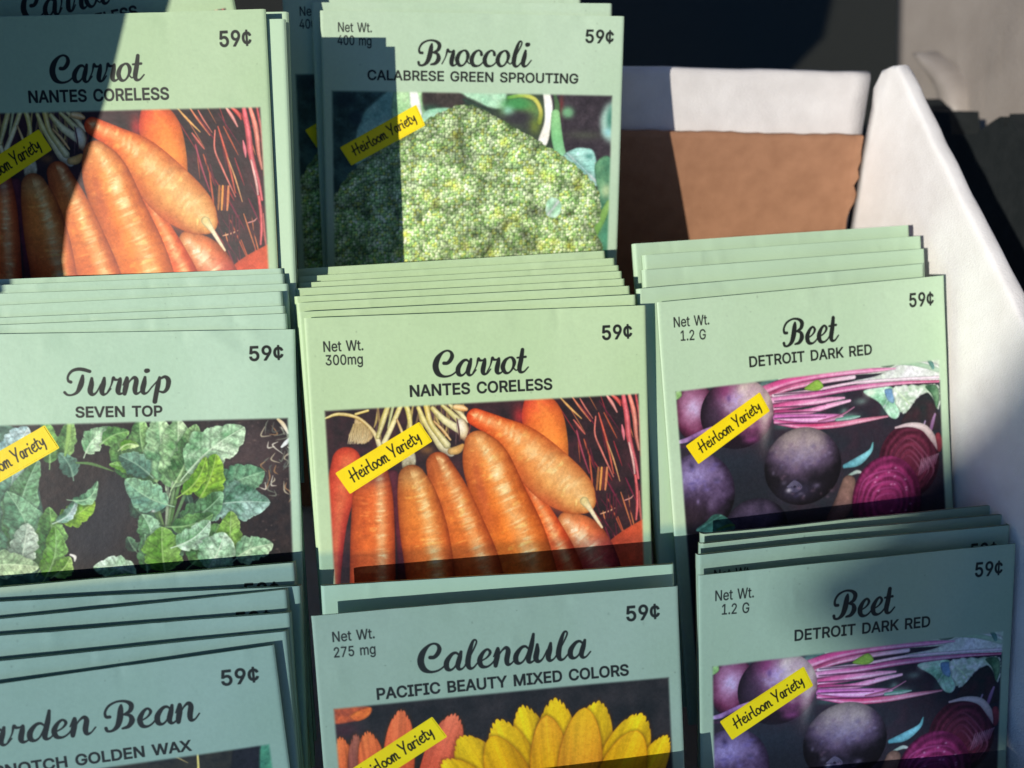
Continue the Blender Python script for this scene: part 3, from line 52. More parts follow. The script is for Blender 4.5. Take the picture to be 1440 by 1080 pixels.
def value_noise(x, y, seed):
    rs = np.random.RandomState(seed)
    tab = rs.rand(64, 64)
    xi = np.floor(x).astype(int)
    yi = np.floor(y).astype(int)
    fx = x - xi
    fy = y - yi
    fx = fx * fx * (3 - 2 * fx)
    fy = fy * fy * (3 - 2 * fy)
    a = tab[yi % 64, xi % 64]
    b = tab[yi % 64, (xi + 1) % 64]
    c = tab[(yi + 1) % 64, xi % 64]
    d = tab[(yi + 1) % 64, (xi + 1) % 64]
    return (a * (1 - fx) + b * fx) * (1 - fy) + (c * (1 - fx) + d * fx) * fy


def fbm(x, y, scale, seed, octaves=4):
    t = 0
    a = .5
    s = 1 / scale
    for i in range(octaves):
        t = t + a * value_noise(x * s + 17.3 * i, y * s + 9.1 * i, seed + i)
        a *= .5
        s *= 2.03
    return t / (1 - .5 ** octaves)


def rgb(c):
    return np.array(c, float) / 255


def catmull(pts, n, closed=False):
    p = np.array(pts, float)
    m = len(p)
    if m < 3 and not closed:
        t = np.linspace(0, 1, n)[:, None]
        return p[0] * (1 - t) + p[-1] * t
    segs = m if closed else m - 1
    ts = np.linspace(0, segs, n, endpoint=not closed)
    i = np.minimum(np.floor(ts).astype(int), segs - 1)
    f = (ts - i)[:, None]
    if closed:
        g = lambda k: p[k % m]
    else:
        ext = np.vstack([2 * p[0] - p[1], p, 2 * p[-1] - p[-2]])
        g = lambda k: ext[k + 1]
    a, b, c, d = g(i - 1), g(i), g(i + 1), g(i + 2)
    return .5 * (2 * b + (c - a) * f + (2 * a - 5 * b + 4 * c - d) * f ** 2 + (3 * b - a - 3 * c + d) * f ** 3)


def sdf_poly(polys, X, Y):
    """signed distance, positive inside, non-zero winding"""
    d2 = np.full(X.shape, 1e9)
    wn = np.zeros(X.shape, int)
    for P in polys:
        Q = np.roll(P, -1, axis=0)
        for (x0, y0), (x1, y1) in zip(P, Q):
            ex, ey = x1 - x0, y1 - y0
            L2 = ex * ex + ey * ey
            if L2 < 1e-12:
                continue
            t = np.clip(((X - x0) * ex + (Y - y0) * ey) / L2, 0, 1)
            d2 = np.minimum(d2, (X - x0 - t * ex) ** 2 + (Y - y0 - t * ey) ** 2)
            cr = ex * (Y - y0) - ey * (X - x0)
            wn += ((y0 <= Y) & (y1 > Y) & (cr > 0)).astype(int)
            wn -= ((y0 > Y) & (y1 <= Y) & (cr < 0)).astype(int)
    return np.where(wn != 0, 1, -1) * np.sqrt(d2)


# script capitals and letters as brush strokes: (x, y, width), cap height 1
SCRIPT = {
    'C': (.80, [[(.40, .52, .13), (.52, .52, .13), (.63, .62, .15), (.70, .78, .15), (.66, .93, .10), (.53, .99, .07), (.36, .92, .10), (.18, .70, .2), (.10, .42, .23), (.17, .15, .2), (.36, .02, .1), (.58, .03, .07), (.75, .12, .06), (.88, .25, .05)]]),
    'G': (.86, [[(.62, .72, .12), (.70, .84, .13), (.62, .96, .10), (.48, .98, .07), (.30, .88, .12), (.12, .6, .2), (.10, .3, .21), (.22, .1, .16), (.42, .06, .08), (.62, .2, .08), (.72, .45, .12)], [(.72, .45, .14), (.66, .2, .18), (.56, 0, .14), (.4, -.1, .1)]]),
    'a': (.62, [[(.50, .50, .06), (.40, .60, .09), (.26, .55, .12), (.10, .32, .18), (.09, .10, .17), (.20, .02, .09), (.34, .12, .06), (.48, .38, .06)], [(.56, .62, .1), (.50, .40, .17), (.43, .15, .17), (.47, .02, .11), (.58, .04, .06), (.72, .2, .05)]]),
    'r': (.50, [[(-.02, .08, .05), (.12, .35, .05), (.2, .62, .1), (.25, .56, .1), (.36, .55, .07), (.44, .60, .08), (.40, .42, .17), (.34, .15, .18), (.38, .03, .12), (.5, .05, .06), (.62, .2, .05)]]),
    'o': (.56, [[(.32, .62, .06), (.16, .5, .13), (.06, .25, .18), (.14, .04, .13), (.28, .03, .07), (.42, .2, .09), (.48, .42, .15), (.42, .58, .11), (.32, .62, .06)], [(.44, .2, .06), (.54, .1, .05), (.66, .2, .05)]]),
    't': (.45, [[(.24, .88, .14), (.17, .5, .18), (.10, .2, .18), (.12, .04, .13), (.25, .03, .07), (.42, .2, .05)], [(.04, .58, .07), (.34, .6, .09)]]),
    'e': (.50, [[(.05, .2, .05), (.3, .33, .06), (.42, .5, .1), (.34, .62, .08), (.2, .52, .12), (.08, .28, .18), (.12, .06, .15), (.28, .01, .08), (.44, .1, .06), (.56, .25, .05)]]),
    'B': (.95, [[(.55, .85, .08), (.52, .7, .17), (.46, .4, .2), (.36, .15, .16), (.2, .02, .09), (.06, .03, .09), (.03, .13, .11)], [(.18, .5, .11), (.08, .52, .1), (.07, .68, .08), (.2, .88, .08), (.45, .99, .07), (.7, .96, .1), (.84, .82, .16), (.78, .62, .13), (.58, .52, .05)], [(.58, .52, .05), (.76, .46, .12), (.80, .28, .18), (.68, .1, .13), (.5, .05, .07)]]),
    'T': (.84, [[(.25, .5, .12), (.17, .55, .09), (.17, .72, .08), (.3, .9, .1), (.5, .97, .12), (.7, .95, .13), (.9, .88, .12)], [(.66, .72, .1), (.63, .55, .17), (.57, .35, .19), (.45, .12, .12), (.27, .02, .07), (.12, .03, .08), (.03, .12, .1)]]),
    'u': (.64, [[(.12, .62, .1), (.1, .4, .18), (.05, .15, .19), (.12, .02, .12), (.26, .1, .06), (.42, .4, .05)], [(.54, .62, .1), (.5, .4, .18), (.44, .15, .18), (.48, .02, .12), (.6, .05, .06), (.74, .22, .05)]]),
    'n': (.62, [[(.02, .35, .05), (.16, .62, .1), (.14, .4, .18), (.08, .15, .18), (.06, .02, .14)], [(.1, .25, .05), (.28, .52, .06), (.42, .62, .12), (.48, .5, .17), (.42, .2, .18), (.44, .03, .13), (.56, .05, .06), (.7, .22, .05)]]),
    'i': (.36, [[(.16, .62, .1), (.12, .4, .18), (.06, .15, .18), (.1, .02, .12), (.22, .05, .06), (.38, .25, .05)], [(.22, .86, .17), (.27, .87, .15)]]),
    'p': (.70, [[(.3, .6, .1), (.24, .35, .17), (.16, 0, .17), (.1, -.3, .17)], [(.02, .25, .05), (.2, .45, .05), (.35, .57, .08), (.5, .62, .12), (.6, .48, .18), (.55, .2, .15), (.42, .05, .1), (.26, .08, .06)]]),
    'c': (.50, [[(.44, .46, .13), (.42, .56, .1), (.32, .62, .07), (.16, .5, .13), (.06, .26, .18), (.12, .05, .15), (.28, .01, .08), (.42, .08, .06), (.56, .25, .05)]]),
    'l': (.42, [[(.04, .15, .05), (.22, .45, .05), (.42, .85, .06), (.42, .98, .06), (.33, .95, .09), (.22, .65, .16), (.13, .25, .19), (.16, .04, .14), (.28, .02, .07), (.46, .22, .05)]]),
    'd': (.66, [[(.50, .50, .06), (.40, .60, .09), (.26, .55, .12), (.10, .32, .18), (.09, .10, .17), (.20, .02, .09), (.34, .12, .06), (.48, .38, .06)], [(.68, 1.0, .1), (.6, .62, .17), (.48, .18, .18), (.5, .03, .12), (.62, .05, .06), (.76, .22, .05)]]),
    ' ': (.50, []),
}
HAND = {
    'H': (.66, [[(.14, .95), (.07, .5), (0, 0)], [(.55, 1), (.48, .5), (.42, 0)], [(-.1, .42), (.3, .5), (.6, .52)]]),
    'e': (.42, [[(.05, .28), (.3, .36), (.33, .5), (.2, .55), (.05, .35), (.07, .1), (.2, 0), (.38, .1)]]),
    'i': (.24, [[(.1, .5), (.05, .1), (.12, 0)], [(.14, .74), (.16, .8)]]),
    'r': (.36, [[(.08, .52), (.04, .02)], [(.05, .3), (.2, .5), (.32, .48)]]),
    'l': (.26, [[(.14, 1), (.06, .3), (.1, .02), (.2, 0)]]),
    'o': (.44, [[(.2, .52), (.05, .35), (.05, .12), (.18, 0), (.34, .12), (.36, .38), (.22, .52)]]),
    'm': (.62, [[(.06, .5), (.02, 0)], [(.03, .3), (.16, .52), (.25, .45), (.22, 0)], [(.24, .3), (.38, .52), (.46, .42), (.45, .05), (.55, 0)]]),
    'V': (.50, [[(0, 1), (.1, .65), (.22, .4)], [(.5, .98), (.25, .45), (.12, 0)]]),
    'a': (.44, [[(.32, .45), (.18, .54), (.04, .3), (.1, .02), (.24, .1), (.34, .5)], [(.34, .5), (.32, .1), (.42, 0)]]),
    't': (.34, [[(.16, .85), (.1, .2), (.16, 0), (.28, .04)], [(0, .58), (.3, .62)]]),
    'y': (.44, [[(.06, .52), (.08, .25), (.2, .2), (.34, .5)], [(.36, .55), (.3, 0), (.22, -.25)]]),
    ' ': (.34, []),
}
INK = rgb((34, 38, 34))


class Print:
    """artwork of one variety; the points are given as measured on packet k of the photograph"""

    def __init__(self, k, paper, dim=None):
        self.k = k
        self.img = np.empty((TH, S, 3))
        yy, xx = np.mgrid[0:TH, 0:S].astype(float)
        self.XX, self.YY = xx, yy
        self.img[:] = rgb(paper)
        self.img += (fbm(xx, yy, 160, 3, 3)[..., None] - .5) * np.array([.03, .02, .035])
        rs = np.random.RandomState(ord(k))
        for i in range(26):
            x, y, r = rs.rand() * S, rs.rand() * S * .4, .7 + rs.rand() * 1.6
            sl = (slice(max(0, int(y - 9)), int(y + 10)), slice(max(0, int(x - 9)), int(x + 10)))
            a = np.exp(-(((xx[sl] - x) / r) ** 2 + ((yy[sl] - y) / (r * (.6 + rs.rand()))) ** 2)) * (.04 + .14 * rs.rand() ** 2)
            self.img[sl] *= (1 - a)[..., None]
        self.img *= (1 + (fbm(xx, yy, 6, 8, 2)[..., None] - .5) * .035)
        self.pic = None
        self.dim = dim          # tint of the light that fell on this packet in the photograph
        o = np.array(self.M((700, 600)))
        T, Mx = POSE[k]

    def M(self, p):
        u, v = measure(self.k, p)
        return u * S, v * S

    def scale(self, p):
        a = np.array(self.M(p))
        b = np.array(self.M((p[0] + 10, p[1])))
        c = np.array(self.M((p[0], p[1] + 10)))
        return .5 * (np.hypot(*(b - a)) + np.hypot(*(c - a))) / 10

    def col(self, c):
        c = rgb(c)
        if self.dim is not None:
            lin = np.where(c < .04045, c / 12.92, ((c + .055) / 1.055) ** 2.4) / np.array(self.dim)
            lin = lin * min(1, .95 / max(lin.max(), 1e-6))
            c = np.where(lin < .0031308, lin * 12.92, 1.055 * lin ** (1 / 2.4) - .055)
        return c

    # -- canvases
    def box(self, x0, x1, y0, y1):
        x0 = max(0, int(x0)); x1 = min(S, int(x1) + 2); y0 = max(0, int(y0)); y1 = min(TH, int(y1) + 2)
        if x1 <= x0 or y1 <= y0:
            return None
        return slice(y0, y1), slice(x0, x1)

    def blend(self, sl, alpha, color, target=None):
        t = (self.pic if target is None else target)[sl]
        a = np.clip(alpha, 0, 1)[..., None]
        t[:] = t * (1 - a) + color * a

    def start_picture(self, c0, c1, scale=40, seed=1):
        n = fbm(self.XX, self.YY, scale, seed, 5)[..., None]
        n = np.clip((n - .5) * 1.8 + .5, 0, 1)
        self.pic = self.col(c0) * (1 - n) + self.col(c1) * n

    def finish_picture(self, tl, tr, bl, br, feather=8, grain=.05):
        q = [self.M(p) for p in (tl, tr, br, bl)]
        # carry the left and right sides on to the lower edge of the print
        vb = TH - .055 * S
        def ext(a, b):
            return a[0] + (b[0] - a[0]) * .35, vb
        P = np.array([q[0], q[1], ext(q[1], q[2]), ext(q[0], q[3])])
        sd = sdf_poly([P], self.XX, self.YY)
        a = np.clip(sd / feather + .55, 0, 1)
        a = (a * a * (3 - 2 * a))[..., None]
        p = np.pad(self.pic, ((1, 1), (1, 1), (0, 0)), mode='edge')
        self.pic = (p[1:-1, 1:-1] * 4 + p[:-2, 1:-1] * 2 + p[2:, 1:-1] * 2 + p[1:-1, :-2] * 2 + p[1:-1, 2:] * 2 + p[:-2, :-2] + p[2:, 2:] + p[:-2, 2:] + p[2:, :-2]) / 16
        rs = np.random.RandomState(5)
        g = (rs.rand(TH, S, 1) - .5) * grain + (fbm(self.XX, self.YY, 5, 77, 2)[..., None] - .5) * grain * 1.6
        self.img = self.img * (1 - a) + np.clip(self.pic * (1 + g * 1.5) + g * .25, 0, 1) * a
        m = .014
        self.rect = (max(.012, P[:, 0].min() / S - m), min(.988, P[:, 0].max() / S + m), P[:, 1].min() / S - m)

    # -- shapes
    def tube(self, pts, cols, lo=.45, hl=None, noise=.0, rings=0, soft=1.2, n=28, seed=0, target=None, raw=False, alpha=1.0, streak=0, fall=(1, 1, 1)):
        """a round, tapering form along a spine; cols = colours along it, lo = darkness of its edges, hl = (side, width, colour, strength)"""
        if not raw:
            s = self.scale(pts[len(pts) // 2][:2])
            pts = [(*self.M(p[:2]), p[2] * s) for p in pts]
        q = catmull(pts, n)
        q[:, 2] = np.maximum(q[:, 2], .3)
        rm = q[:, 2].max() + 3
        sl = self.box(q[:, 0].min() - rm, q[:, 0].max() + rm, q[:, 1].min() - rm, q[:, 1].max() + rm)
        if sl is None:
            return
        X = self.XX[sl]
        Y = self.YY[sl]
        best = np.full(X.shape, 1e9)
        T = np.zeros(X.shape)
        SS = np.zeros(X.shape)
        R = np.ones(X.shape)
        for i in range(len(q) - 1):
            x0, y0, r0 = q[i]
            x1, y1, r1 = q[i + 1]
            ex, ey = x1 - x0, y1 - y0
            L2 = ex * ex + ey * ey + 1e-9
            t = np.clip(((X - x0) * ex + (Y - y0) * ey) / L2, 0, 1)
            dx, dy = X - x0 - t * ex, Y - y0 - t * ey
            d = np.sqrt(dx * dx + dy * dy)
            r = r0 + (r1 - r0) * t
            m = d - r
            b = m < best
            best = np.where(b, m, best)
            T = np.where(b, (i + t) / (len(q) - 1), T)
            SS = np.where(b, np.sign(ex * dy - ey * dx) * d / r, SS)
            R = np.where(b, r, R)
        cs = np.array([self.col(c) if target is None else rgb(c) for c in cols])
        k = T * (len(cs) - 1)
        i = np.minimum(k.astype(int), max(len(cs) - 2, 0))
        f = (k - i)[..., None]
        c = cs[i] * (1 - f) + cs[np.minimum(i + 1, len(cs) - 1)] * f
        e = np.sqrt(np.clip(1 - SS ** 2, 0, 1))
        sh = lo + (1 - lo) * e
        if noise:
            nn = fbm(X, Y, 22, 40 + seed, 4)
            sh = sh * (1 + (nn - .5) * 2 * noise)
        if streak:
            st = fbm(SS * 5 + 3, T * 1.5, 1, 60 + seed, 3)
            sh = sh * (1 + (st - .5) * 2 * streak)
        c = c * np.clip(sh, .02, 2)[..., None] ** np.array(fall)
        if hl:
            s0, w, hc, st = hl
            a = np.exp(-((SS - s0) / w) ** 2) * st
            a = a * (.55 + .9 * fbm(X, Y, 14, 90 + seed, 3))
            if rings:
                a = a * (.75 + .5 * (fbm(T * rings * 3, SS * .8, 1, 120 + seed, 2) > .55))
            a = np.clip(a, 0, 1)[..., None]
            c = c * (1 - a) + self.col(hc) * a
        if rings:
            ln = fbm(T * rings * 2.2, SS * .9 + 5, 1, 150 + seed, 2)
            gate = fbm(X, Y, 16, 170 + seed, 2)
            a = (np.clip((ln - .62) * 14, 0, 1) * np.clip((gate - .45) * 6, 0, 1) * .35 * e)[..., None]
            c = c * (1 - a) + np.clip(c * 1.45 + .1, 0, 1) * a
            a = (np.clip((.36 - ln) * 12, 0, 1) * np.clip((gate - .4) * 6, 0, 1) * .25 * e)[..., None]
            c = c * (1 - a) + c * .7 * a
        self.blend(sl, np.clip(.5 - best / soft, 0, 1) * alpha, np.clip(c, 0, 1), target)

    def leaf(self, pts, ca, cb, vein=None, smooth=True, soft=1.5, jag=0, seed=0, noise_scale=24, rim=0, alpha=1.0, vk=.16):
        """a flat form with a printed leaf look: mottled from ca to cb, optional mid vein (two points) with side veins"""
        s = self.scale(pts[0])
        P = np.array([self.M(p) for p in pts])
        P = catmull(P, len(P) * (8 if smooth else 4), True) if smooth else P
        if jag:
            rs = np.random.RandomState(seed + 11)
            P = P + (rs.rand(*P.shape) - .5) * 2 * jag * s
        sl = self.box(P[:, 0].min() - 4, P[:, 0].max() + 4, P[:, 1].min() - 4, P[:, 1].max() + 4)
        if sl is None:
            return
        X = self.XX[sl]
        Y = self.YY[sl]
        sd = sdf_poly([P], X, Y)
        n = np.clip((fbm(X, Y, noise_scale, 200 + seed, 4) - .5) * 2.2 + .5, 0, 1)[..., None]
        c = self.col(ca) * (1 - n) + self.col(cb) * n
        fine = fbm(X, Y, 6, 260 + seed, 3)[..., None]
        c = c * (.86 + .28 * fine)
        c = c * np.clip(.74 + sd / (9 * s), .74, 1)[..., None]
        if vein:
            a, b = np.array(self.M(vein[0])), np.array(self.M(vein[1]))
            d = (b - a) / np.hypot(*(b - a))
            al = (X - a[0]) * d[0] + (Y - a[1]) * d[1]
            ac = np.abs(-(X - a[0]) * d[1] + (Y - a[1]) * d[0])
            wob = (fbm(X, Y, 30, 230 + seed, 2) - .5) * 14
            sv = np.abs(((al - ac * .9 + wob) * vk / 3.1) % 1 - .5) * 2
            side = np.clip((sv - .8) * 6, 0, 1) * .16 * np.clip((n[..., 0] - .3) * 3, 0, 1)
            mid = np.clip(1.6 - np.abs(ac + wob * .15) / (1.1 * s), 0, 1) * .75
            v = np.clip(side + mid, 0, 1)[..., None] * (sd > 0)[..., None]
            c = c * (1 - v) + np.clip(c * 1.35 + .09, 0, 1) * v
            c = c * (1 - .10 * np.clip((.25 - sv) * 5, 0, 1))[..., None]
            c = c * np.clip(.8 + ac / (26 * s), .8, 1.12)[..., None]
        if rim:
            e = np.clip(1 - sd / (3.0 * s), 0, 1)[..., None] * rim
            c = c * (1 - e) + np.clip(c * 1.4 + .12, 0, 1) * e
        self.blend(sl, np.clip(.5 + sd / soft, 0, 1) * alpha, np.clip(c, 0, 1))

    def frond(self, base, tip, w, ca, cb, seed=0, bend=0.0, lobes=4, stalk=.14, lit=1, alpha=1.0):
        """a lobed, toothed leaf on a pale midrib"""
        s = self.scale(base)
        a, b = np.array(self.M(base)), np.array(self.M(tip))
        w = w * s
        r = np.random.RandomState(seed + 900)
        d = b - a
        L = np.hypot(*d)
        d = d / L
        nrm = np.array([-d[1], d[0]])
        t = np.linspace(0, 1, 70)
        sp = a + np.outer(t, d) * L + np.outer(np.sin(t * math.pi) * bend * L, nrm)
        side = []
        for sg in (1, -1):
            ph = r.rand()
            tt = np.clip((t - stalk) / (1 - stalk), 0, 1)
            prof = np.sin(math.pi * np.clip(tt, 0, 1) ** .75) ** .62
            k = (tt * lobes + ph) % 1
            cut = .68 + .32 * np.sqrt(np.clip(1 - (k * 2 - 1) ** 2, 0, 1))
            cut = 1 - (1 - cut) * np.clip(1.5 - tt * 1.3, 0, 1)
            teeth = 1 + .06 * (r.rand(len(t)) - .5) + .03 * np.sin(tt * 44 + ph * 9) + .08 * np.sin(tt * 9 + ph * 20)
            hw = w * prof * cut * teeth + .9 * s * (1 - .6 * t)
            side.append(sp + nrm * sg * hw[:, None] - np.outer((hw - .9 * s) * .22 * (1 - tt), d) * 0)
        P = np.vstack([side[0], side[1][::-1]])
        sl = self.box(P[:, 0].min() - 4, P[:, 0].max() + 4, P[:, 1].min() - 4, P[:, 1].max() + 4)
        if sl is None:
            return
        X, Y = self.XX[sl], self.YY[sl]
        sd = sdf_poly([P], X, Y)
        best = np.full(X.shape, 1e9)
        T = np.zeros(X.shape)
        SG = np.zeros(X.shape)
        for i in range(0, 69, 3):
            j = min(i + 3, 69)
            e = sp[j] - sp[i]
            q = np.clip(((X - sp[i][0]) * e[0] + (Y - sp[i][1]) * e[1]) / (e @ e), 0, 1)
            dx, dy = X - sp[i][0] - q * e[0], Y - sp[i][1] - q * e[1]
            dd = np.hypot(dx, dy)
            m = dd < best
            best = np.where(m, dd, best)
            T = np.where(m, (i + q * (j - i)) / 69, T)
            SG = np.where(m, np.sign(e[0] * dy - e[1] * dx), SG)
        n = fbm(X, Y, 20, 600 + seed, 4)
        cr = np.abs(fbm(X, Y, 13, 620 + seed, 3) - .5) * 2
        k = np.clip(.5 + (n - .5) * 1.3 + lit * SG * .20 + (T - .45) * .35, 0, 1)[..., None]
        c = self.col(ca) * (1 - k) + self.col(cb) * k
        c = c * (.80 + .36 * np.clip(cr * 2.2, 0, 1) ** .6)[..., None]
        c = c * (.85 + .3 * fbm(X, Y, 4.5, 640 + seed, 2))[..., None]
        sv = ((T * L - best * .8) / (w * .55) + .15 * n) % 1
        vein = np.exp(-((sv - .5) / .07) ** 2) * .13 * np.clip(best / (2 * s), 0, 1)
        dark = np.exp(-((sv - .66) / .12) ** 2) * .15
        mid = np.clip(1.7 - best / (1.0 * s * (1.3 - .9 * T)), 0, 1) * .8
        c = c * (1 - dark)[..., None]
        v = np.clip(vein + mid, 0, 1)[..., None]
        c = c * (1 - v) + (self.col(cb) * .7 + .3 * np.array([.86, .93, .80])) * v
        rim = np.exp(-(sd / (1.6 * s)) ** 2) * (SG * lit > 0) * .35
        c = c + (rim[..., None]) * np.array([.24, .26, .2])
        # a soft contact shadow printed round the leaf, as in the picture it reproduces
        self.blend(sl, np.clip(.5 + (sd + 2 * s) / (4 * s), 0, 1) * .35 * alpha, self.col((24, 32, 30)))
        self.blend(sl, np.clip(.5 + sd / 1.4, 0, 1) * alpha, np.clip(c, 0, 1))

    def petal(self, tip, base, w, cols, seed=0, notch=True):
        """a broad flower petal with a finely notched tip and fine lines along it"""
        s = self.scale(tip)
        a, b = np.array(self.M(base)), np.array(self.M(tip))
        w = w * s
        d = b - a
        L = np.hypot(*d)
        d = d / L
        nrm = np.array([-d[1], d[0]])
        r = np.random.RandomState(seed + 400)
        t = np.linspace(0, 1, 60)
        prof = np.where(t < .6, .62 + .38 * np.sin(t / .6 * math.pi / 2), np.clip(1 - np.clip((t - .6) / .40, 0, 1) ** 2.0, 0, 1) ** .58)
        lx = np.concatenate([-prof * w, (prof * w)[::-1]])
        lt = np.concatenate([t, t[::-1]]) * L
        P = a + np.outer(lt, d) + np.outer(lx, nrm)
        sl = self.box(P[:, 0].min() - 6, P[:, 0].max() + 6, P[:, 1].min() - 6, P[:, 1].max() + 6)
        if sl is None:
            return
        X, Y = self.XX[sl], self.YY[sl]
        sd = sdf_poly([P], X, Y)
        al = ((X - a[0]) * d[0] + (Y - a[1]) * d[1]) / L
        ac = ((X - a[0]) * nrm[0] + (Y - a[1]) * nrm[1]) / w
        if notch:
            teeth = np.zeros(X.shape)
            for k in range(6):
                o = -.5 + k * .2 + r.uniform(-.05, .05)
                teeth = np.maximum(teeth, np.exp(-((ac - o) / .035) ** 2) * r.uniform(.4, 1.2))
            sd = sd - teeth * np.clip((al - .86) / .1, 0, 1) * 3.2 * s
        c0, c1, c2 = [self.col(c) for c in cols]
        k = np.clip(al, 0, 1)[..., None]
        c = np.where(k < .5, c0 + (c1 - c0) * k * 2, c1 + (c2 - c1) * (k * 2 - 1))
        st = fbm(ac * 4.2 + 7, al * 1.1, 1, 420 + seed, 3) - .5
        c = c * (1 + st * .30)[..., None] * np.array([1, 1.0, 1])
        ln = np.abs(((ac * 3.1 + .25 * np.sin(al * 3 + seed) + st * .5) % 1) - .5)
        g = np.exp(-(ln / .07) ** 2) * .26 * np.clip(1.1 - al, 0, 1) * np.clip(sd / (3 * s), 0, 1)
        c = c * (1 - g[..., None] * np.array([.35, .75, .9]))
        sh = np.clip(.80 + .22 * np.clip(1 - np.abs(ac + .15), 0, 1), 0, 1.05)
        c = c * sh[..., None] ** np.array([.7, 1, 1.2])
        rim = np.exp(-(sd / (1.3 * s)) ** 2) * .35
        c = c * (1 - rim[..., None] * np.array([.25, .55, .7]))
        self.blend(sl, np.clip(.5 + (sd + 2.2 * s) / (5 * s), 0, 1) * .4, self.col((60, 34, 10)))
        self.blend(sl, np.clip(.5 + sd / 1.3, 0, 1), np.clip(c, 0, 1))

    def blob(self, p, rx, ry, c, a=1.0, power=2.0, rot=0):
        s = self.scale(p)
        x, y = self.M(p)
        rx, ry = rx * s, ry * s
        m = max(rx, ry) * 1.6
        sl = self.box(x - m, x + m, y - m, y + m)
        if sl is None:
            return
        X, Y = self.XX[sl] - x, self.YY[sl] - y
        cr, sr = math.cos(rot), math.sin(rot)
        d = ((X * cr + Y * sr) / rx) ** 2 + ((-X * sr + Y * cr) / ry) ** 2
        self.blend(sl, np.exp(-d ** (power / 2)) * a, self.col(c))

    def ball(self, p, rx, ry, cols, lo=.4, light=(-.3, -.4), rot=0, seed=0, mott=.15, soft=1.5, rings=None, gloss=None):
        """a shaded globe: cols = (dark, mid, light)"""
        s = self.scale(p)
        x, y = self.M(p)
        rx, ry = rx * s, ry * s
        m = max(rx, ry) + 4
        sl = self.box(x - m, x + m, y - m, y + m)
        if sl is None:
            return
        X, Y = self.XX[sl], self.YY[sl]
        cr, sr = math.cos(rot), math.sin(rot)
        a = ((X - x) * cr + (Y - y) * sr) / rx
        b = (-(X - x) * sr + (Y - y) * cr) / ry
        r = np.sqrt(a * a + b * b)
        n = fbm(X, Y, 26, 300 + seed, 5) - .5
        k = np.clip(1 - ((a - light[0]) ** 2 + (b - light[1]) ** 2) / 1.6 + n * mott * 4, 0, 1)
        c0, c1, c2 = [self.col(c) for c in cols]
        k2 = k[..., None]
        c = np.where(k2 < .5, c0 + (c1 - c0) * k2 * 2, c1 + (c2 - c1) * (k2 * 2 - 1))
        if rings:
            q = r + .10 * (fbm(X, Y, 30, 320 + seed, 3) - .5) + .12 * a * b
            w = np.sin(q * rings[0] * 6.283) * rings[1] * np.clip((q - .15) * 4, 0, 1) * (.5 + fbm(X, Y, 18, 330 + seed, 2))
            fi = fbm(np.arctan2(b, a) * 26, r * 2, 1, 340 + seed, 2) - .5
            c = c * (1 + w + fi * .28)[..., None] + (np.clip(w, 0, 1) * .10)[..., None]
        if gloss:
            g = np.exp(-(((a - gloss[0]) / gloss[2]) ** 2 + ((b - gloss[1]) / gloss[3]) ** 2)) * gloss[4]
            g = np.clip(g * (.25 + 1.5 * fbm(X, Y, 9, 350 + seed, 4)), 0, 1)[..., None]
            c = c * (1 - g) + self.col(gloss[5]) * g
        c = c * (lo + (1 - lo) * np.sqrt(np.clip(1.05 - r ** 4, 0, 1)))[..., None]
        self.blend(sl, np.clip(.5 + (1 - r) * min(rx, ry) / soft, 0, 1), np.clip(c, 0, 1))

    # -- lettering
    def sans(self, text, p0, p1, cap, bold=.9, ink=None, anchor=None):
        a, b = np.array(self.M(p0)), np.array(self.M(p1))
        cap = cap * self.scale(p0)
        adv = sum(GL[ch][0] if ch in GL else 280 for ch in text)
        last = GL[text[-1]]
        L = np.hypot(*(b - a))
        ex = (b - a) / L
        ey = np.array([ex[1], -ex[0]])
        sx = L / (adv - 60)
        sy = cap / CAPH
        x = -30
        for ch in text:
            if ch in GL:
                w, polys = GL[ch]
                Ps = []
                for P in polys:
                    P = np.array(P, float)
                    Ps.append(a + np.outer((x + P[:, 0]) * sx, ex) + np.outer(P[:, 1] * sy, ey))
                al = np.vstack(Ps)
                sl = self.box(al[:, 0].min() - 3, al[:, 0].max() + 3, al[:, 1].min() - 3, al[:, 1].max() + 3)
                if sl is not None:
                    sd = sdf_poly(Ps, self.XX[sl], self.YY[sl])
                    self.blend(sl, np.clip(.5 + (sd + bold), 0, 1), INK if ink is None else ink, self.img)
                x += w
            else:
                x += 280

    def strokes(self, a, ex, ey, size, text, table, wd=None, ink=INK, x=0.0):
        c = tuple(ink * 255)
        for ch in text:
            adv, ss = table[ch]
            for st in ss:
                q = []
                for p in st:
                    r = (p[2] if wd is None else wd) * size * .5
                    v = a + ex * (x + p[0]) * size + ey * p[1] * size
                    q.append((v[0], v[1], r))
                self.tube(q, [c, c], lo=1, n=max(10, len(q) * 5), target=self.img, raw=True, soft=1.3)
            x += adv

    def script(self, text, p0, p1, cap, start=True):
        a, b = np.array(self.M(p0)), np.array(self.M(p1))
        L = np.hypot(*(b - a))
        ex = (b - a) / L
        ey = np.array([ex[1], -ex[0]])
        cap = cap * self.scale(p0)
        adv = sum(SCRIPT[c][0] for c in text) - .0
        if start:
            self.strokes2(a, ex * (L / adv), ey * cap, text, cap)
        else:
            k = cap * .98
            self.strokes2(b - ex * k * adv, ex * k, ey * cap, text, cap)

    def strokes2(self, a, ex, ey, text, cap):
        c = tuple(INK * 255)
        x = 0.0
        for ch in text:
            adv, ss = SCRIPT[ch]
            for st in ss:
                q = [(*(a + ex * (x + p[0]) + ey * p[1]), p[2] * cap * .5) for p in st]
                self.tube(q, [c, c], lo=1, n=max(12, len(q) * 5), target=self.img, raw=True, soft=1.3)
            x += adv

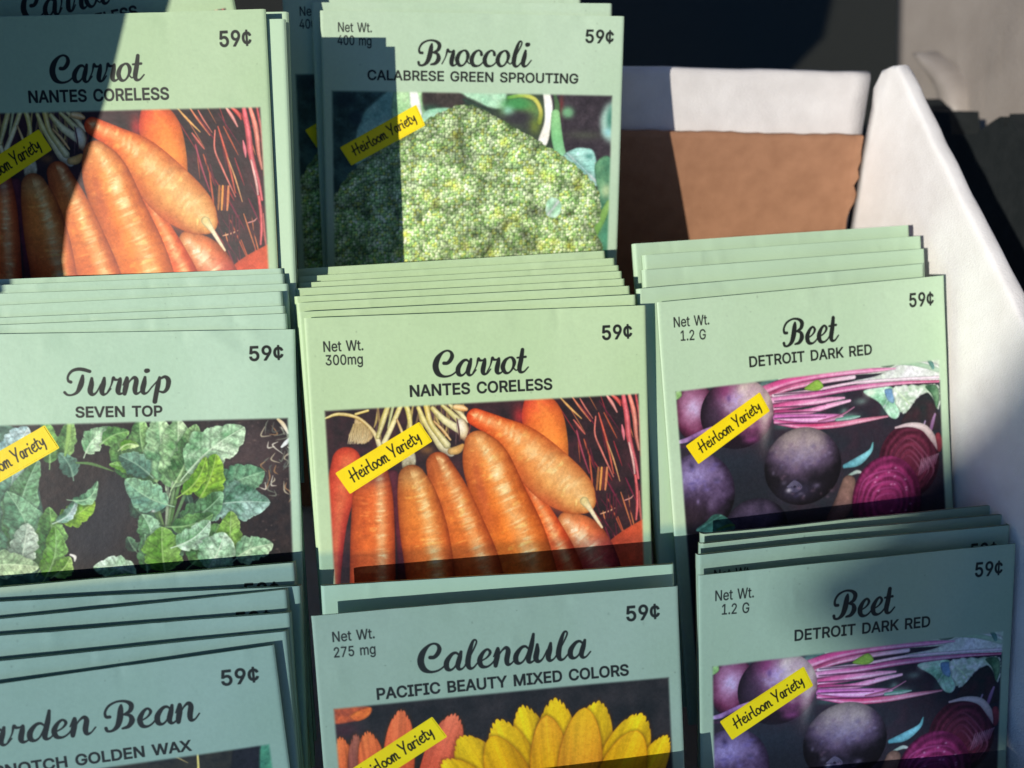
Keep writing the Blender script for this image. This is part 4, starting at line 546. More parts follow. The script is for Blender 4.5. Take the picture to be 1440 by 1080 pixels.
    def banner(self, lt, rt, lb, rb):
        q = np.array([self.M(p) for p in (lt, rt, rb, lb)])
        sl = self.box(q[:, 0].min() - 3, q[:, 0].max() + 3, q[:, 1].min() - 3, q[:, 1].max() + 3)
        self.quad = q / S
        sd = sdf_poly([q], self.XX[sl], self.YY[sl])
        n = fbm(self.XX[sl], self.YY[sl], 60, 9, 3)[..., None]
        c = rgb((250, 226, 20)) * (1 - n) + rgb((240, 208, 14)) * n
        self.blend(sl, np.clip(.5 + sd + 3, 0, 1), c, self.img)
        L = np.hypot(*(q[1] - q[0]))
        ex = (q[1] - q[0]) / L
        h = np.hypot(*(q[3] - q[0]))
        ey = (q[0] - q[3]) / h
        adv = sum(HAND[c][0] for c in 'Heirloom Variety')
        size = L * .83 / adv
        a = q[3] + ex * L * .10 + ey * h * .30
        self.strokes(a, ex, ey * (h * .56 / size), size, 'Heirloom Variety', HAND, wd=.115 * 1.0, ink=rgb((30, 28, 10)))

    def image(self, name):
        im = bpy.data.images.new(name, S, TH, alpha=False, float_buffer=False)
        px = np.ones((TH, S, 4), np.float32)
        px[..., :3] = np.clip(self.img[::-1], 0, 1)
        im.pixels.foreach_set(px.ravel())
        im.update()
        im.pack()
        return im


CAPH = max(p[1] for p in GL['E'][1][0])
# ------------------------------------------------------------------ the printed varieties
PRINTS = {}
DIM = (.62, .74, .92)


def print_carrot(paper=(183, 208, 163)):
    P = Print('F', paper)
    P.start_picture((38, 32, 34), (66, 40, 44), 30, 11)
    rs = random.Random(3)
    T = P.tube
    # red and straw coloured bundles on the right
    for i in range(70):
        x = rs.uniform(775, 900); y = rs.uniform(552, 760)
        l = rs.uniform(15, 55); a = rs.uniform(.9, 1.5)
        c = rs.choice([(150, 50, 55), (115, 40, 60), (190, 90, 60), (90, 38, 50), (205, 120, 75), (70, 35, 45)])
        w = rs.uniform(.5, 1.5)
        T([(x, y, w * .7), (x + l * math.cos(a) * .5, y + l * math.sin(a) * .5, w), (x + l * math.cos(a), y + l * math.sin(a), w * .4)], [c, c], .6, n=8)
    for pts, c in (
        ([(785, 556, 1), (800, 572, 1.8), (817, 588, 1)], (238, 165, 90)), ([(803, 556, 1), (815, 573, 1.6), (830, 592, .8)], (225, 120, 80)),
        ([(815, 560, .8), (822, 572, 1.5), (833, 588, .8)], (205, 105, 90)), ([(837, 585, 1), (836, 610, 1.4), (846, 635, 1.6), (862, 670, 1)], (215, 110, 95)),
        ([(841, 580, 1), (853, 622, 2), (862, 665, 1.2)], (200, 80, 60)), ([(853, 620, .8), (862, 645, 1.4), (871, 676, .8)], (220, 150, 95)),
        ([(806, 590, 1), (814, 600, 2), (822, 610, 1)], (210, 95, 80)), ([(810, 605, 1.3), (818, 635, 1.8), (828, 665, 1)], (150, 55, 70)),
        ([(853, 556, 1.5), (860, 566, 2.6), (867, 579, 1.2)], (238, 140, 130)), ([(860, 555, 2), (868, 562, 3), (872, 570, 1)], (215, 80, 70)),
        ([(876, 556, 3), (881, 585, 4.2), (884, 615, 4), (893, 650, 3), (897, 672, 2)], (222, 92, 98)),
        ([(884, 553, 2.5), (891, 580, 3.6), (894, 610, 3), (898, 632, 2)], (235, 130, 110)),
        ([(893, 552, 1.5), (899, 590, 2.4), (901, 640, 1.6)], (170, 60, 62)), ([(874, 597, 1), (876, 608, 2.6), (877, 618, 1)], (225, 110, 120)),
        ([(884, 622, 1.4), (890, 650, 2), (893, 676, 1)], (240, 170, 160)), ([(893, 668, 2), (896, 700, 2.6), (894, 730, 1.6)], (205, 85, 85)),
        ([(898, 690, 1.4), (900, 720, 2), (903, 745, 1)], (160, 75, 70)), ([(844, 722, .8), (856, 718, 1.5), (866, 713, .8)], (215, 150, 110)),
        ([(878, 703, .8), (886, 700, 1.2), (890, 696, .6)], (200, 130, 120)),
    ):
        T(pts, [c, tuple(int(k * .8) for k in c)], .5, noise=.25, n=16, hl=(-.1, .4, tuple(min(255, k + 60) for k in c), .5))
    for x, c in ((840, (160, 100, 60)), (844.5, (225, 150, 75)), (848, (110, 50, 50)), (852, (215, 130, 85))):
        T([(x + 1, 657, 1.6), (x, 672, 2), (x - 1.5, 688, 1.4)], [c, c], .6, n=8)
    for x in (853, 857, 862, 866):
        T([(x, 694, 1), (x, 712, 1.3), (x - 1, 728, 1)], [(95, 40, 52), (80, 36, 44)], .6, n=8)
    # dry tops at the upper left
    P.leaf([(500, 588), (514, 592), (524, 612), (515, 623), (498, 622), (490, 612), (496, 602)], (165, 135, 90), (215, 185, 130), jag=.8, seed=4)
    for i in range(16):
        x = rs.uniform(496, 520)
        T([(x, 596, .7), (x - rs.uniform(0, 6), 612, 1.1), (x - rs.uniform(2, 9), 624, .4)], [(200, 170, 110), (225, 205, 160)], .5, n=8)
    for i in range(26):
        x = rs.uniform(500, 660); dx = rs.uniform(-14, 16)
        c = rs.choice([(150, 120, 80), (120, 95, 70), (185, 160, 95), (95, 70, 70)])
        T([(x, 568, 1.2), (x + dx * .5, 590, 1.8), (x + dx, rs.uniform(600, 625), .8)], [c, c], .5, n=10)
    Y1, Y2 = (214, 196, 108), (238, 226, 170)
    for pts, c in (
        ([(457, 588, 1.5), (475, 582, 2.6), (500, 586, 2.6), (517, 598, 2.6), (528, 612, 3.2), (534, 628, 4)], (Y1, (205, 165, 90), Y2)),
        ([(500, 582, 2), (517, 577, 2)], ((216, 186, 90), (216, 186, 90))),
        ([(545, 571, 3.6), (538, 592, 4.2), (531, 614, 3)], (Y1, (196, 184, 110))), ([(552, 572, 2.4), (548, 590, 2), (545, 602, 1)], ((165, 170, 110), (165, 165, 105))),
        ([(563, 570, 3.6), (552, 596, 3.8), (540, 622, 4)], (Y1, Y2)), ([(571, 570, 3.8), (575, 584, 3.8), (577, 602, 3.2)], ((222, 205, 100), Y1)),
        ([(558, 590, 1.6), (563, 602, 2.2), (566, 610, 2)], ((190, 140, 80), (220, 195, 120))),
        ([(588, 573, 3), (597, 593, 4), (610, 612, 5), (623, 629, 7), (634, 636, 6)], (Y1, (222, 206, 120), Y2, (236, 228, 200))),
        ([(599, 571, 4), (605, 594, 4), (617, 611, 4.6), (628, 625, 5.5)], ((222, 190, 90), Y1, (226, 215, 150))),
        ([(608, 574, 3.6), (624, 590, 5), (643, 602, 6)], (Y1, (232, 222, 160), Y2)), ([(622, 570, 2.6), (637, 583, 4), (651, 597, 5)], (Y1, (226, 216, 150))),
        ([(632, 569, 2.4), (645, 579, 3.4), (656, 592, 3)], ((206, 190, 120), (228, 214, 160))),
        ([(610, 592, 1.6), (622, 604, 2.4), (633, 618, 1.4)], ((205, 150, 80), (222, 170, 100))), ([(640, 572, 4), (648, 573, 5), (655, 575, 3)], ((236, 190, 120), (230, 160, 90))),
    ):
        T(pts, list(c), .45, noise=.18, n=20, hl=(-.2, .45, (252, 244, 205), .5))
    P.ball((651, 604), 9, 17, ((150, 110, 80), (226, 205, 160), (250, 240, 215)), rot=-.25, lo=.45)
    T([(642, 588, .7), (645, 605, 1), (646, 620, .8)], [(80, 45, 50), (70, 40, 40)], 1, n=10)
    T([(660, 586, .6), (661, 600, .9), (657, 612, .7)], [(120, 50, 60), (90, 40, 40)], 1, n=10)
    T([(634, 634, 5), (643, 632, 6), (650, 626, 3)], [(222, 180, 110), (205, 150, 80)], .5, n=10)
    P.blob((610, 640), 16, 8, (60, 42, 40), .9)
    P.blob((600, 632), 9, 6, (140, 95, 50), .7)
    P.leaf([(566, 640), (578, 632), (584, 640), (583, 655), (570, 662), (565, 655)], (150, 140, 110), (225, 220, 190), seed=7)
    P.blob((572, 660), 10, 3, (70, 50, 35), .9)
    P.blob((500, 634), 26, 6, (70, 40, 50), .8)
    # carrots, back to front
    OR = (206, 112, 52)
    T([(487, 648, 20), (479, 690, 20), (472, 740, 15), (470, 800, 10), (470, 840, 8)], [(212, 74, 46), (206, 68, 42), (168, 42, 44), (100, 32, 36)], .5, fall=(.7, 1.1, 1.1), noise=.2, hl=(-.1, .5, (220, 130, 80), .5), n=36)
    T([(552, 668, 8), (560, 720, 7), (566, 780, 8), (566, 840, 8)], [(84, 36, 46), (92, 32, 44), (60, 30, 36)], .6, noise=.2)
    kw = dict(noise=.14, rings=22, n=44, streak=.06, fall=(.7, 1.12, 1.3))
    T([(757, 572, 22), (763, 590, 29), (772, 620, 26), (783, 655, 16)], [(232, 74, 48), (240, 104, 44), (242, 132, 52), (226, 106, 50)], .62, hl=(-.1, .6, (250, 150, 66), .7), noise=.12, n=30, seed=2)
    P.blob((730, 585), 9, 14, (222, 52, 52), .6)
    T([(857, 815, 40), (885, 780, 34), (915, 752, 26)], [(214, 70, 52), (222, 84, 54), (222, 96, 60)], .75, noise=.15, n=24)
    T([(798, 733, 15), (822, 756, 27), (842, 790, 27), (856, 830, 24)], [(222, 130, 70), (226, 110, 62), (192, 56, 66), (150, 40, 60)], .5, hl=(.05, .45, (248, 216, 172), .75), seed=3, noise=.2, rings=8, n=36)
    T([(735, 672, 8), (752, 705, 13), (773, 748, 19), (795, 800, 23), (805, 850, 22)], [(200, 86, 40), (228, 106, 44), (222, 84, 44), (208, 64, 46)], .45, fall=(.6, 1.1, 1.2), hl=(-.25, .3, (252, 200, 140), .7), seed=4, noise=.3, rings=14, n=40)
    T([(668, 586, 12), (702, 603, 17), (736, 630, 30), (775, 668, 36), (803, 690, 31), (820, 704, 18)], [(236, 92, 40), (238, 118, 48), (234, 136, 60), (230, 156, 82), (230, 166, 92), (230, 172, 98)], .45, hl=(-.2, .42, (246, 208, 146), .6), seed=5, noise=.14, rings=16, n=50, fall=(.55, 1.15, 1.4))
    P.blob((726, 660), 10, 26, (206, 96, 44), .55, rot=-.75)
    P.blob((770, 705), 30, 8, (206, 92, 50), .55, rot=.6)
    T([(821, 704, 6), (829, 715, 3.4), (838, 729, 2.6), (846, 741, 1.6)], [(232, 208, 140), (248, 234, 196), (240, 214, 170)], .6, n=18)
    T([(672, 624, 19), (684, 652, 33), (703, 702, 38), (727, 762, 42), (748, 840, 44)], [(230, 150, 80), (228, 128, 54), (228, 118, 40), (234, 122, 42), (232, 118, 46)], .42, hl=(-.26, .30, (248, 214, 150), .72), seed=6, **kw)
    P.blob((676, 690), 8, 50, (178, 76, 48), .5, rot=-.2)
    T([(616, 652, 17), (631, 692, 26), (651, 742, 30), (669, 792, 33), (684, 850, 33)], [(190, 100, 48), (218, 114, 46), (224, 116, 44), (228, 112, 46), (214, 92, 44)], .42, hl=(-.32, .30, (246, 208, 146), .66), seed=7, **kw)
    T([(579, 672, 19), (586, 698, 27), (595, 742, 33), (603, 792, 34), (608, 850, 33)], [(190, 130, 70), (218, 124, 50), (226, 122, 46), (230, 110, 44), (214, 88, 40)], .42, hl=(-.28, .30, (246, 208, 140), .66), seed=8, **kw)
    T([(524, 668, 22), (524, 702, 28), (524, 762, 31), (524, 850, 32)], [(170, 76, 42), (216, 98, 42), (224, 106, 42), (220, 78, 42)], .42, hl=(-.4, .24, (246, 210, 150), .72), seed=9, **kw)
    P.blob((524, 672), 22, 10, (90, 50, 56), .5)
    P.finish_picture((457, 578), (897, 554), (470, 822), (908, 790))
    P.sans('59¢', (846, 477.5), (888, 475), 19, 1.3)
    P.sans('Net Wt.', (454.5, 494.5), (511, 492), 14.6, .35)
    P.sans('300mg', (458, 513.4), (510.5, 511.5), 14.2, .35)
    P.sans('NANTES CORELESS', (576, 557.5), (776, 547), 15.6, 1.1)
    P.script('Carrot', (609, 530.5), (744, 523), 37)
    P.banner((473.6, 665.4), (588.6, 595.1), (492.4, 691.8), (605.4, 619.5))
    return P


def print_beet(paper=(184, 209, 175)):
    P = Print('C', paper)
    P.start_picture((38, 42, 50), (52, 40, 50), 34, 21)
    T = P.tube
    rs = random.Random(5)
    for i in range(26):
        x = rs.uniform(1095, 1250); y = rs.uniform(545, 600)
        c = rs.choice([(90, 120, 115), (60, 80, 80), (130, 160, 150), (70, 50, 60), (40, 60, 60)])
        P.blob((x, y), rs.uniform(5, 14), rs.uniform(3, 6), c, .6)
    P.leaf([(1068, 545), (1085, 532), (1110, 527), (1160, 520), (1235, 510), (1322, 503), (1322, 520), (1235, 525), (1140, 532), (1085, 548)], (190, 205, 185), (228, 234, 218), seed=1)
    P.leaf([(1066, 540), (1080, 531), (1092, 531), (1092, 540), (1072, 546)], (50, 80, 80), (80, 120, 110), seed=2)
    P.leaf([(1238, 512), (1252, 508), (1260, 508), (1254, 515), (1240, 516)], (90, 130, 90), (60, 80, 70), seed=3)
    P.leaf([(1195, 537), (1232, 528), (1258, 515), (1285, 507), (1318, 512), (1322, 534), (1262, 540), (1226, 543)], (232, 230, 232), (214, 222, 210), seed=4, noise_scale=40)
    T([(1262, 510, 2), (1290, 512, 3), (1318, 520, 3)], [(150, 190, 150), (180, 205, 180)], .8)
    T([(1304, 505, 2), (1309, 512, 3), (1311, 517, 2)], [(70, 110, 100), (110, 160, 150)], .8)
    # leaves right
    P.leaf([(1213, 551), (1230, 545), (1255, 545), (1264, 576), (1260, 588), (1249, 585), (1235, 566)], (120, 180, 140), (190, 225, 200), ((1255, 548), (1240, 575)), seed=5, rim=.4)
    P.leaf([(1243, 548), (1255, 548), (1256, 566), (1247, 562)], (110, 150, 190), (150, 190, 215), seed=6)
    P.blob((1224, 552), 8, 5, (235, 245, 225), .9)
    P.leaf([(1255, 545), (1290, 541), (1316, 540), (1321, 556), (1318, 575), (1304, 552), (1284, 566), (1276, 578), (1264, 578)], (180, 205, 175), (240, 244, 236), jag=1.2, seed=7, noise_scale=12)
    P.leaf([(1300, 543), (1316, 542), (1320, 560), (1316, 574), (1310, 556)], (60, 100, 70), (120, 160, 120), seed=8)
    T([(1256, 546, .8), (1268, 557, 1.2), (1278, 568, .8)], [(235, 245, 225), (190, 220, 170)], .9)
    P.leaf([(1268, 588), (1286, 566), (1303, 552), (1312, 566), (1318, 580), (1322, 600), (1300, 606), (1270, 600)], (34, 40, 42), (60, 40, 46), seed=9)
    T([(1308, 604, 2.5), (1311, 592, 2.6), (1314, 582, 1.6)], [(130, 90, 130), (165, 130, 165)], .7)
    T([(1298, 598, 1.2), (1300, 592, 1.4)], [(170, 150, 180), (150, 130, 160)], .7)
    # stems
    pk, lt, wt = (226, 88, 150), (244, 160, 205), (250, 222, 236)
    for pts, c in (
        ([(1072, 549, 6), (1105, 537, 6), (1140, 529, 5.5), (1185, 523, 5), (1230, 520, 3), (1258, 518, 1)], (pk, (216, 76, 140), (232, 120, 175), (236, 160, 195))),
        ([(1080, 556, 4), (1110, 545, 4), (1150, 537, 3.4), (1200, 530, 3)], ((170, 60, 100), (214, 120, 160), wt)),
        ([(1084, 563, 4.4), (1140, 555, 4.4), (1200, 545, 4), (1268, 538, 2.6), (1319, 536, 1.8)], (lt, (200, 90, 150), (226, 140, 180), (190, 70, 110))),
        ([(1086, 556, 2), (1140, 549, 2), (1200, 538, 2), (1262, 533, 2), (1319, 530, 2)], (wt, (244, 200, 222), (242, 226, 232), (240, 226, 232))),
        ([(1088, 573, 5), (1130, 566, 5.5), (1160, 562, 4), (1186, 559, 1.5)], (pk, lt, (238, 160, 200))),
        ([(1090, 580, 4), (1130, 579, 4), (1165, 570, 3.6), (1194, 563, 2)], ((190, 60, 120), lt, (236, 180, 210))),
        ([(1090, 587, 4.6), (1130, 588, 6), (1165, 587, 5.5), (1182, 585, 3)], ((236, 120, 205), (242, 150, 215), (226, 130, 190))),
        ([(1090, 593, 3.6), (1130, 599, 4.4), (1172, 597, 4.4), (1210, 591, 3.4), (1247, 585, 1.5)], ((236, 120, 180), (214, 70, 120), (240, 150, 180), (190, 110, 130))),
        ([(1150, 592, 1), (1180, 584, 1.4), (1200, 572, 1)], ((160, 70, 110), (150, 90, 120))), ([(1175, 590, 2), (1195, 587, 3), (1208, 585, 1)], ((110, 170, 150), (120, 180, 160))),
    ):
        T(pts, list(c), .45, n=30, hl=(.35, .3, wt, .6), noise=.12)
    for y in (551, 560, 569, 577, 584, 592):
        T([(1088, y + 4, .8), (1120, y + 2 - (570 - y) * .05, 1.2), (1160, y - (570 - y) * .12, .6)], [(60, 34, 56), (90, 40, 70)], 1, n=12, alpha=.7)
    P.leaf([(1130, 547), (1140, 538), (1150, 534), (1157, 543), (1148, 549)], (120, 165, 60), (150, 190, 80), seed=10)
    # beets
    P.ball((978, 580), 30, 40, ((42, 18, 30), (118, 50, 82), (180, 124, 156)), light=(-.1, -.3), seed=11, mott=.14, lo=.35, gloss=(-.05, -.15, .4, .3, .9, (200, 176, 212)))
    P.leaf([(949, 552), (955, 546), (958, 556), (950, 562)], (120, 170, 90), (150, 190, 120), seed=12)
    P.ball((1036, 581), 53, 48, ((34, 22, 32), (112, 58, 92), (226, 202, 190)), light=(.5, -.4), lo=.55, seed=13, mott=.12, gloss=(-.1, -.35, .32, .3, .95, (190, 166, 206)))
    P.blob((1019, 549), 12, 14, (150, 60, 110), .6)
    P.blob((1004, 585), 16, 24, (66, 50, 68), .75)
    P.blob((1075, 585), 8, 34, (228, 208, 196), .6, rot=.12)
    P.blob((1060, 548), 14, 8, (206, 178, 190), .5)
    P.blob((1024, 560), 3, 5, (90, 60, 110), .7)
    P.blob((1056, 618), 10, 5, (150, 70, 130), .6)
    P.blob((1015, 660), 55, 26, (36, 42, 52), .95, 4)
    P.blob((1050, 700), 60, 45, (32, 36, 44), .9, 4)
    P.ball((982, 694), 52, 56, ((24, 20, 28), (64, 48, 76), (116, 96, 136)), light=(.1, -.5), seed=14, mott=.24, lo=.4, gloss=(-.1, -.45, .4, .3, .85, (150, 136, 186)))
    P.blob((972, 655), 4, 6, (50, 40, 70), .7)
    P.blob((965, 724), 34, 22, (44, 34, 40), .8)
    for i in range(14):
        x = rs.uniform(955, 1010); y = rs.uniform(640, 712)
        P.blob((x, y), rs.uniform(2, 6), rs.uniform(1.5, 4), rs.choice([(70, 58, 120), (170, 150, 205), (110, 96, 160), (50, 44, 70)]), .5)
    T([(951, 622, 2.4), (966, 618, 3.4), (985, 608, 3), (1000, 600, 1)], [(190, 160, 205), (130, 90, 140), (170, 130, 170)], .6, noise=.4)
    T([(950, 628, 1.6), (965, 627, 2.2), (980, 622, 1)], [(60, 40, 60), (70, 50, 70)], .8)
    P.ball((1128, 655), 56, 52, ((26, 22, 28), (92, 74, 98), (176, 158, 156)), light=(-.05, -.85), seed=15, mott=.12, lo=.45, gloss=(.05, -.25, .5, .3, .45, (140, 130, 168)))
    P.blob((1120, 690), 26, 12, (60, 56, 84), .6)
    for rr in (4, 7, 10):
        T([(1116 - rr, 684, 1), (1116, 684 - rr * .8, 1), (1116 + rr, 684, 1), (1116, 684 + rr * .7, 1), (1116 - rr, 684, 1)], [(150, 145, 180), (70, 66, 96)], .9, n=20, alpha=.6)
    P.blob((1108, 689), 4, 3, (200, 196, 214), .8)
    P.blob((1147, 682), 5, 3, (120, 110, 140), .6)
    for i in range(40):
        P.blob((rs.uniform(1085, 1172), rs.uniform(625, 700)), rs.uniform(1, 4), rs.uniform(1, 3), rs.choice([(150, 140, 170), (80, 70, 110), (130, 100, 120)]), .35)
    P.ball((1062, 742), 46, 40, ((20, 20, 28), (44, 38, 56), (78, 66, 92)), light=(-.1, -.6), seed=41, mott=.2, lo=.4)
    P.blob((1120, 745), 80, 14, (34, 32, 36), .9, 4)
    T([(1186, 655, 3), (1205, 648, 6), (1222, 634, 3), (1226, 622, 1)], [(100, 170, 185), (130, 195, 205), (90, 150, 150)], .5, noise=.35)
    T([(1192, 668, 1.5), (1203, 663, 2.6), (1211, 664, 1)], [(140, 170, 160), (200, 205, 200)], .7)
    T([(1192, 678, 10), (1186, 705, 14), (1172, 730, 12)], [(132, 102, 92), (116, 88, 84), (90, 66, 66)], .55, noise=.25)
    P.ball((1277, 648), 45, 49, ((38, 14, 26), (78, 28, 46), (104, 40, 60)), light=(0, -.2), seed=16, lo=.6, rings=(5, .18))
    for rr in (12, 20, 28, 36):
        T([(1275 - rr * .85, 652, .9), (1276, 652 - rr, 1), (1280 + rr * .85, 655, 1.2), (1280 + rr * .6, 655 + rr * .7, .9)], [(70, 28, 48), (120, 56, 80), (150, 90, 112), (90, 40, 60)], .9, n=24, alpha=.75)
    for i in range(9):
        x = 1290 + i * 3
        T([(x, 668 - i * 2, .7), (x + 3, 656 - i * 2, 1.2), (x + 5, 645 - i, .6)], [(150, 100, 130), (205, 170, 190)], .9, n=8, alpha=.6)
    T([(1258, 601, 1.4), (1278, 597, 3), (1298, 601, 4.6), (1311, 616, 4.6), (1318, 630, 2.5)], [(205, 180, 185), (226, 208, 206), (206, 184, 180), (170, 140, 145)], .7)
    P.ball((1246, 704), 51, 60, ((48, 14, 34), (104, 28, 68), (146, 48, 100)), light=(-.05, -.45), seed=17, lo=.6, rings=(5.5, .17))
    for rr in (16, 24, 32, 40, 47):
        T([(1244 - rr * .9, 716, 1), (1240 - rr * .5, 712 - rr * .85, 1.2), (1250 + rr * .3, 710 - rr, 1.2), (1250 + rr * .85, 718 - rr * .3, 1)], [(100, 32, 76), (186, 84, 146), (160, 60, 120), (96, 36, 70)], .9, n=26, alpha=.6)
    for i in range(14):
        P.blob((rs.uniform(1228, 1280), rs.uniform(655, 720)), 1.6, 1.2, (222, 170, 205), .7)
    T([(1318, 612, 4), (1321, 622, 5), (1320, 632, 3)], [(150, 60, 70), (120, 50, 60)], .6)
    P.leaf([(978, 746), (992, 733), (1003, 723), (1018, 725), (1033, 742), (1010, 748)], (30, 66, 62), (64, 116, 104), ((980, 745), (1010, 726)), seed=18, rim=.3)
    T([(1008, 744, 1), (1024, 738, 2), (1032, 738, 1)], [(80, 130, 70), (70, 120, 60)], .7)
    P.finish_picture((950, 551), (1319, 506), (965, 745), (1325, 705))
    P.sans('59¢', (1277.5, 431.6), (1311.5, 428.6), 17.4, 1.1)
    P.sans('Net Wt.', (946.5, 460.2), (997, 455.8), 13.6, .3)
    P.sans('1.2 G', (956, 479), (992, 476.6), 13.6, .3)
    P.sans('DETROIT DARK RED', (1053, 516), (1225.5, 497.8), 13.8, .9)
    P.script('Beet', (1101, 487.5), (1180, 478.5), 36)
    P.banner((965.7, 627), (1067, 553.5), (981.7, 650), (1079.6, 577))
    return P


def print_turnip():
    P = Print('E', (176, 206, 179))
    P.start_picture((30, 27, 31), (48, 38, 38), 12, 31)
    rs = random.Random(9)
    T, Lf = P.tube, P.leaf
    P.blob((345, 650), 60, 55, (92, 74, 74), .6, 4)
    for i in range(420):
        x = rs.uniform(90, 405); y = rs.uniform(592, 850)
        if x < 300 and rs.random() < .55:
            continue
        P.blob((x, y), rs.uniform(.7, 2.4), rs.uniform(.6, 1.6), rs.choice([(106, 86, 82), (70, 58, 58), (44, 36, 40), (128, 108, 98), (60, 66, 60)]), .55)
    P.blob((130, 745), 40, 50, (34, 38, 46), .85, 4)
    P.blob((165, 700), 28, 40, (36, 40, 48), .7, 4)
    for i in range(36):
        x = rs.uniform(372, 408); y = rs.uniform(590, 690)
        T([(x, y, .5), (x + rs.uniform(-8, 8), y + rs.uniform(3, 14), 1.2), (x + rs.uniform(-10, 10), y + rs.uniform(6, 20), .4)], [rs.choice([(200, 190, 160), (120, 125, 110), (235, 230, 210), (90, 96, 90), (170, 130, 90)])] * 2, .7, n=8, alpha=.8)
    T([(391, 589, 2), (398, 596, 3), (405, 608, 2)], [(226, 200, 150), (236, 232, 214)], .7)
    T([(396, 628, 1.5), (402, 622, 3), (407, 616, 1.5)], [(236, 240, 236), (226, 232, 232)], .8)
    D = P.frond
    G1, G2 = (44, 88, 46), (124, 174, 92)
    B1, B2 = (50, 98, 70), (130, 176, 136)
    L1, L2 = (70, 122, 30), (142, 182, 58)
    W1, W2 = (100, 150, 104), (200, 224, 190)
    # the plant at the left, half out of the sun
    Lf([(-110, 600), (-40, 596), (20, 600), (50, 640), (56, 690), (66, 740), (70, 800), (60, 860), (-110, 860)], (56, 92, 78), (104, 146, 124), None, noise_scale=14, seed=1)
    for b, t, w, c, sd, bd in (
        ((10, 800), (-70, 640), 34, (B1, B2), 1, .1), ((20, 800), (-20, 632), 30, (B1, B2), 2, 0), ((26, 790), (22, 640), 26, (B1, (170, 204, 190)), 3, -.05),
        ((34, 800), (54, 646), 24, (G1, B2), 4, -.1), ((0, 640), (-70, 604), 20, (B1, W2), 5, .1), ((-6, 646), (40, 600), 22, ((120, 160, 160), (226, 238, 236)), 6, .1),
        ((40, 800), (10, 690), 26, (B1, B2), 7, .12), ((70, 660), (62, 590), 15, (G1, G2), 8, .05), ((92, 656), (102, 590), 13, (G1, (150, 190, 110)), 9, -.05),
        ((52, 810), (70, 712), 22, (G1, G2), 10, .1), ((60, 820), (78, 740), 17, (L1, (120, 168, 96)), 11, .1), ((30, 800), (40, 735), 20, ((110, 134, 116), (190, 206, 186)), 12, 0),
        ((-40, 800), (56, 796), 20, ((104, 140, 100), (190, 214, 170)), 13, -.06), ((78, 735), (134, 704), 17, (L1, L2), 14, .06), ((74, 736), (108, 700), 8, (B1, (176, 200, 196)), 15, .15),
        ((94, 702), (138, 676), 9, (B1, (150, 196, 150)), 16, .28), ((104, 676), (84, 636), 13, ((50, 84, 72), (96, 136, 116)), 17, .1), ((72, 812), (100, 782), 14, (L1, (160, 196, 110)), 18, .1),
    ):
        D(b, t, w, c[0], c[1], sd, bd)
    T([(98, 590, 3), (97, 612, 3.4), (92, 640, 1.5)], [(165, 200, 110), (140, 184, 100)], .7)
    T([(100, 779, 1.5), (106, 782, 2.4), (106, 788, 1)], [(236, 236, 226), (226, 226, 216)], .8)
    T([(108, 650, 1.4), (130, 652, 2.4), (160, 662, 1)], [(96, 140, 80), (90, 120, 70)], .6)
    # the two plants in the middle: dark inner leaves first
    for q in range(40):
        x, y = rs.uniform(190, 300), rs.uniform(640, 790)
        a = rs.uniform(-2.8, -.3); l = rs.uniform(20, 46)
        D((x, y), (x + l * math.cos(a), y + l * math.sin(a)), rs.uniform(6, 11), (28, 54, 44), rs.choice([(64, 104, 78), (80, 122, 88), (52, 92, 74)]), 30 + q, rs.uniform(-.1, .1), alpha=.9)
    for x0, x1, x2, c in ((196, 214, 230, (176, 208, 150)), (206, 216, 232, (140, 184, 110)), (232, 236, 234, (196, 220, 180)), (252, 244, 236, (150, 192, 130)), (262, 250, 238, (110, 160, 90)), (280, 262, 240, (120, 166, 110)), (190, 206, 230, (100, 150, 90))):
        T([(x0, 640, 2.6), (x1, 690, 2.6), (x2, 745, 2)], [c, tuple(int(k * .7) for k in c)], .6, n=20)
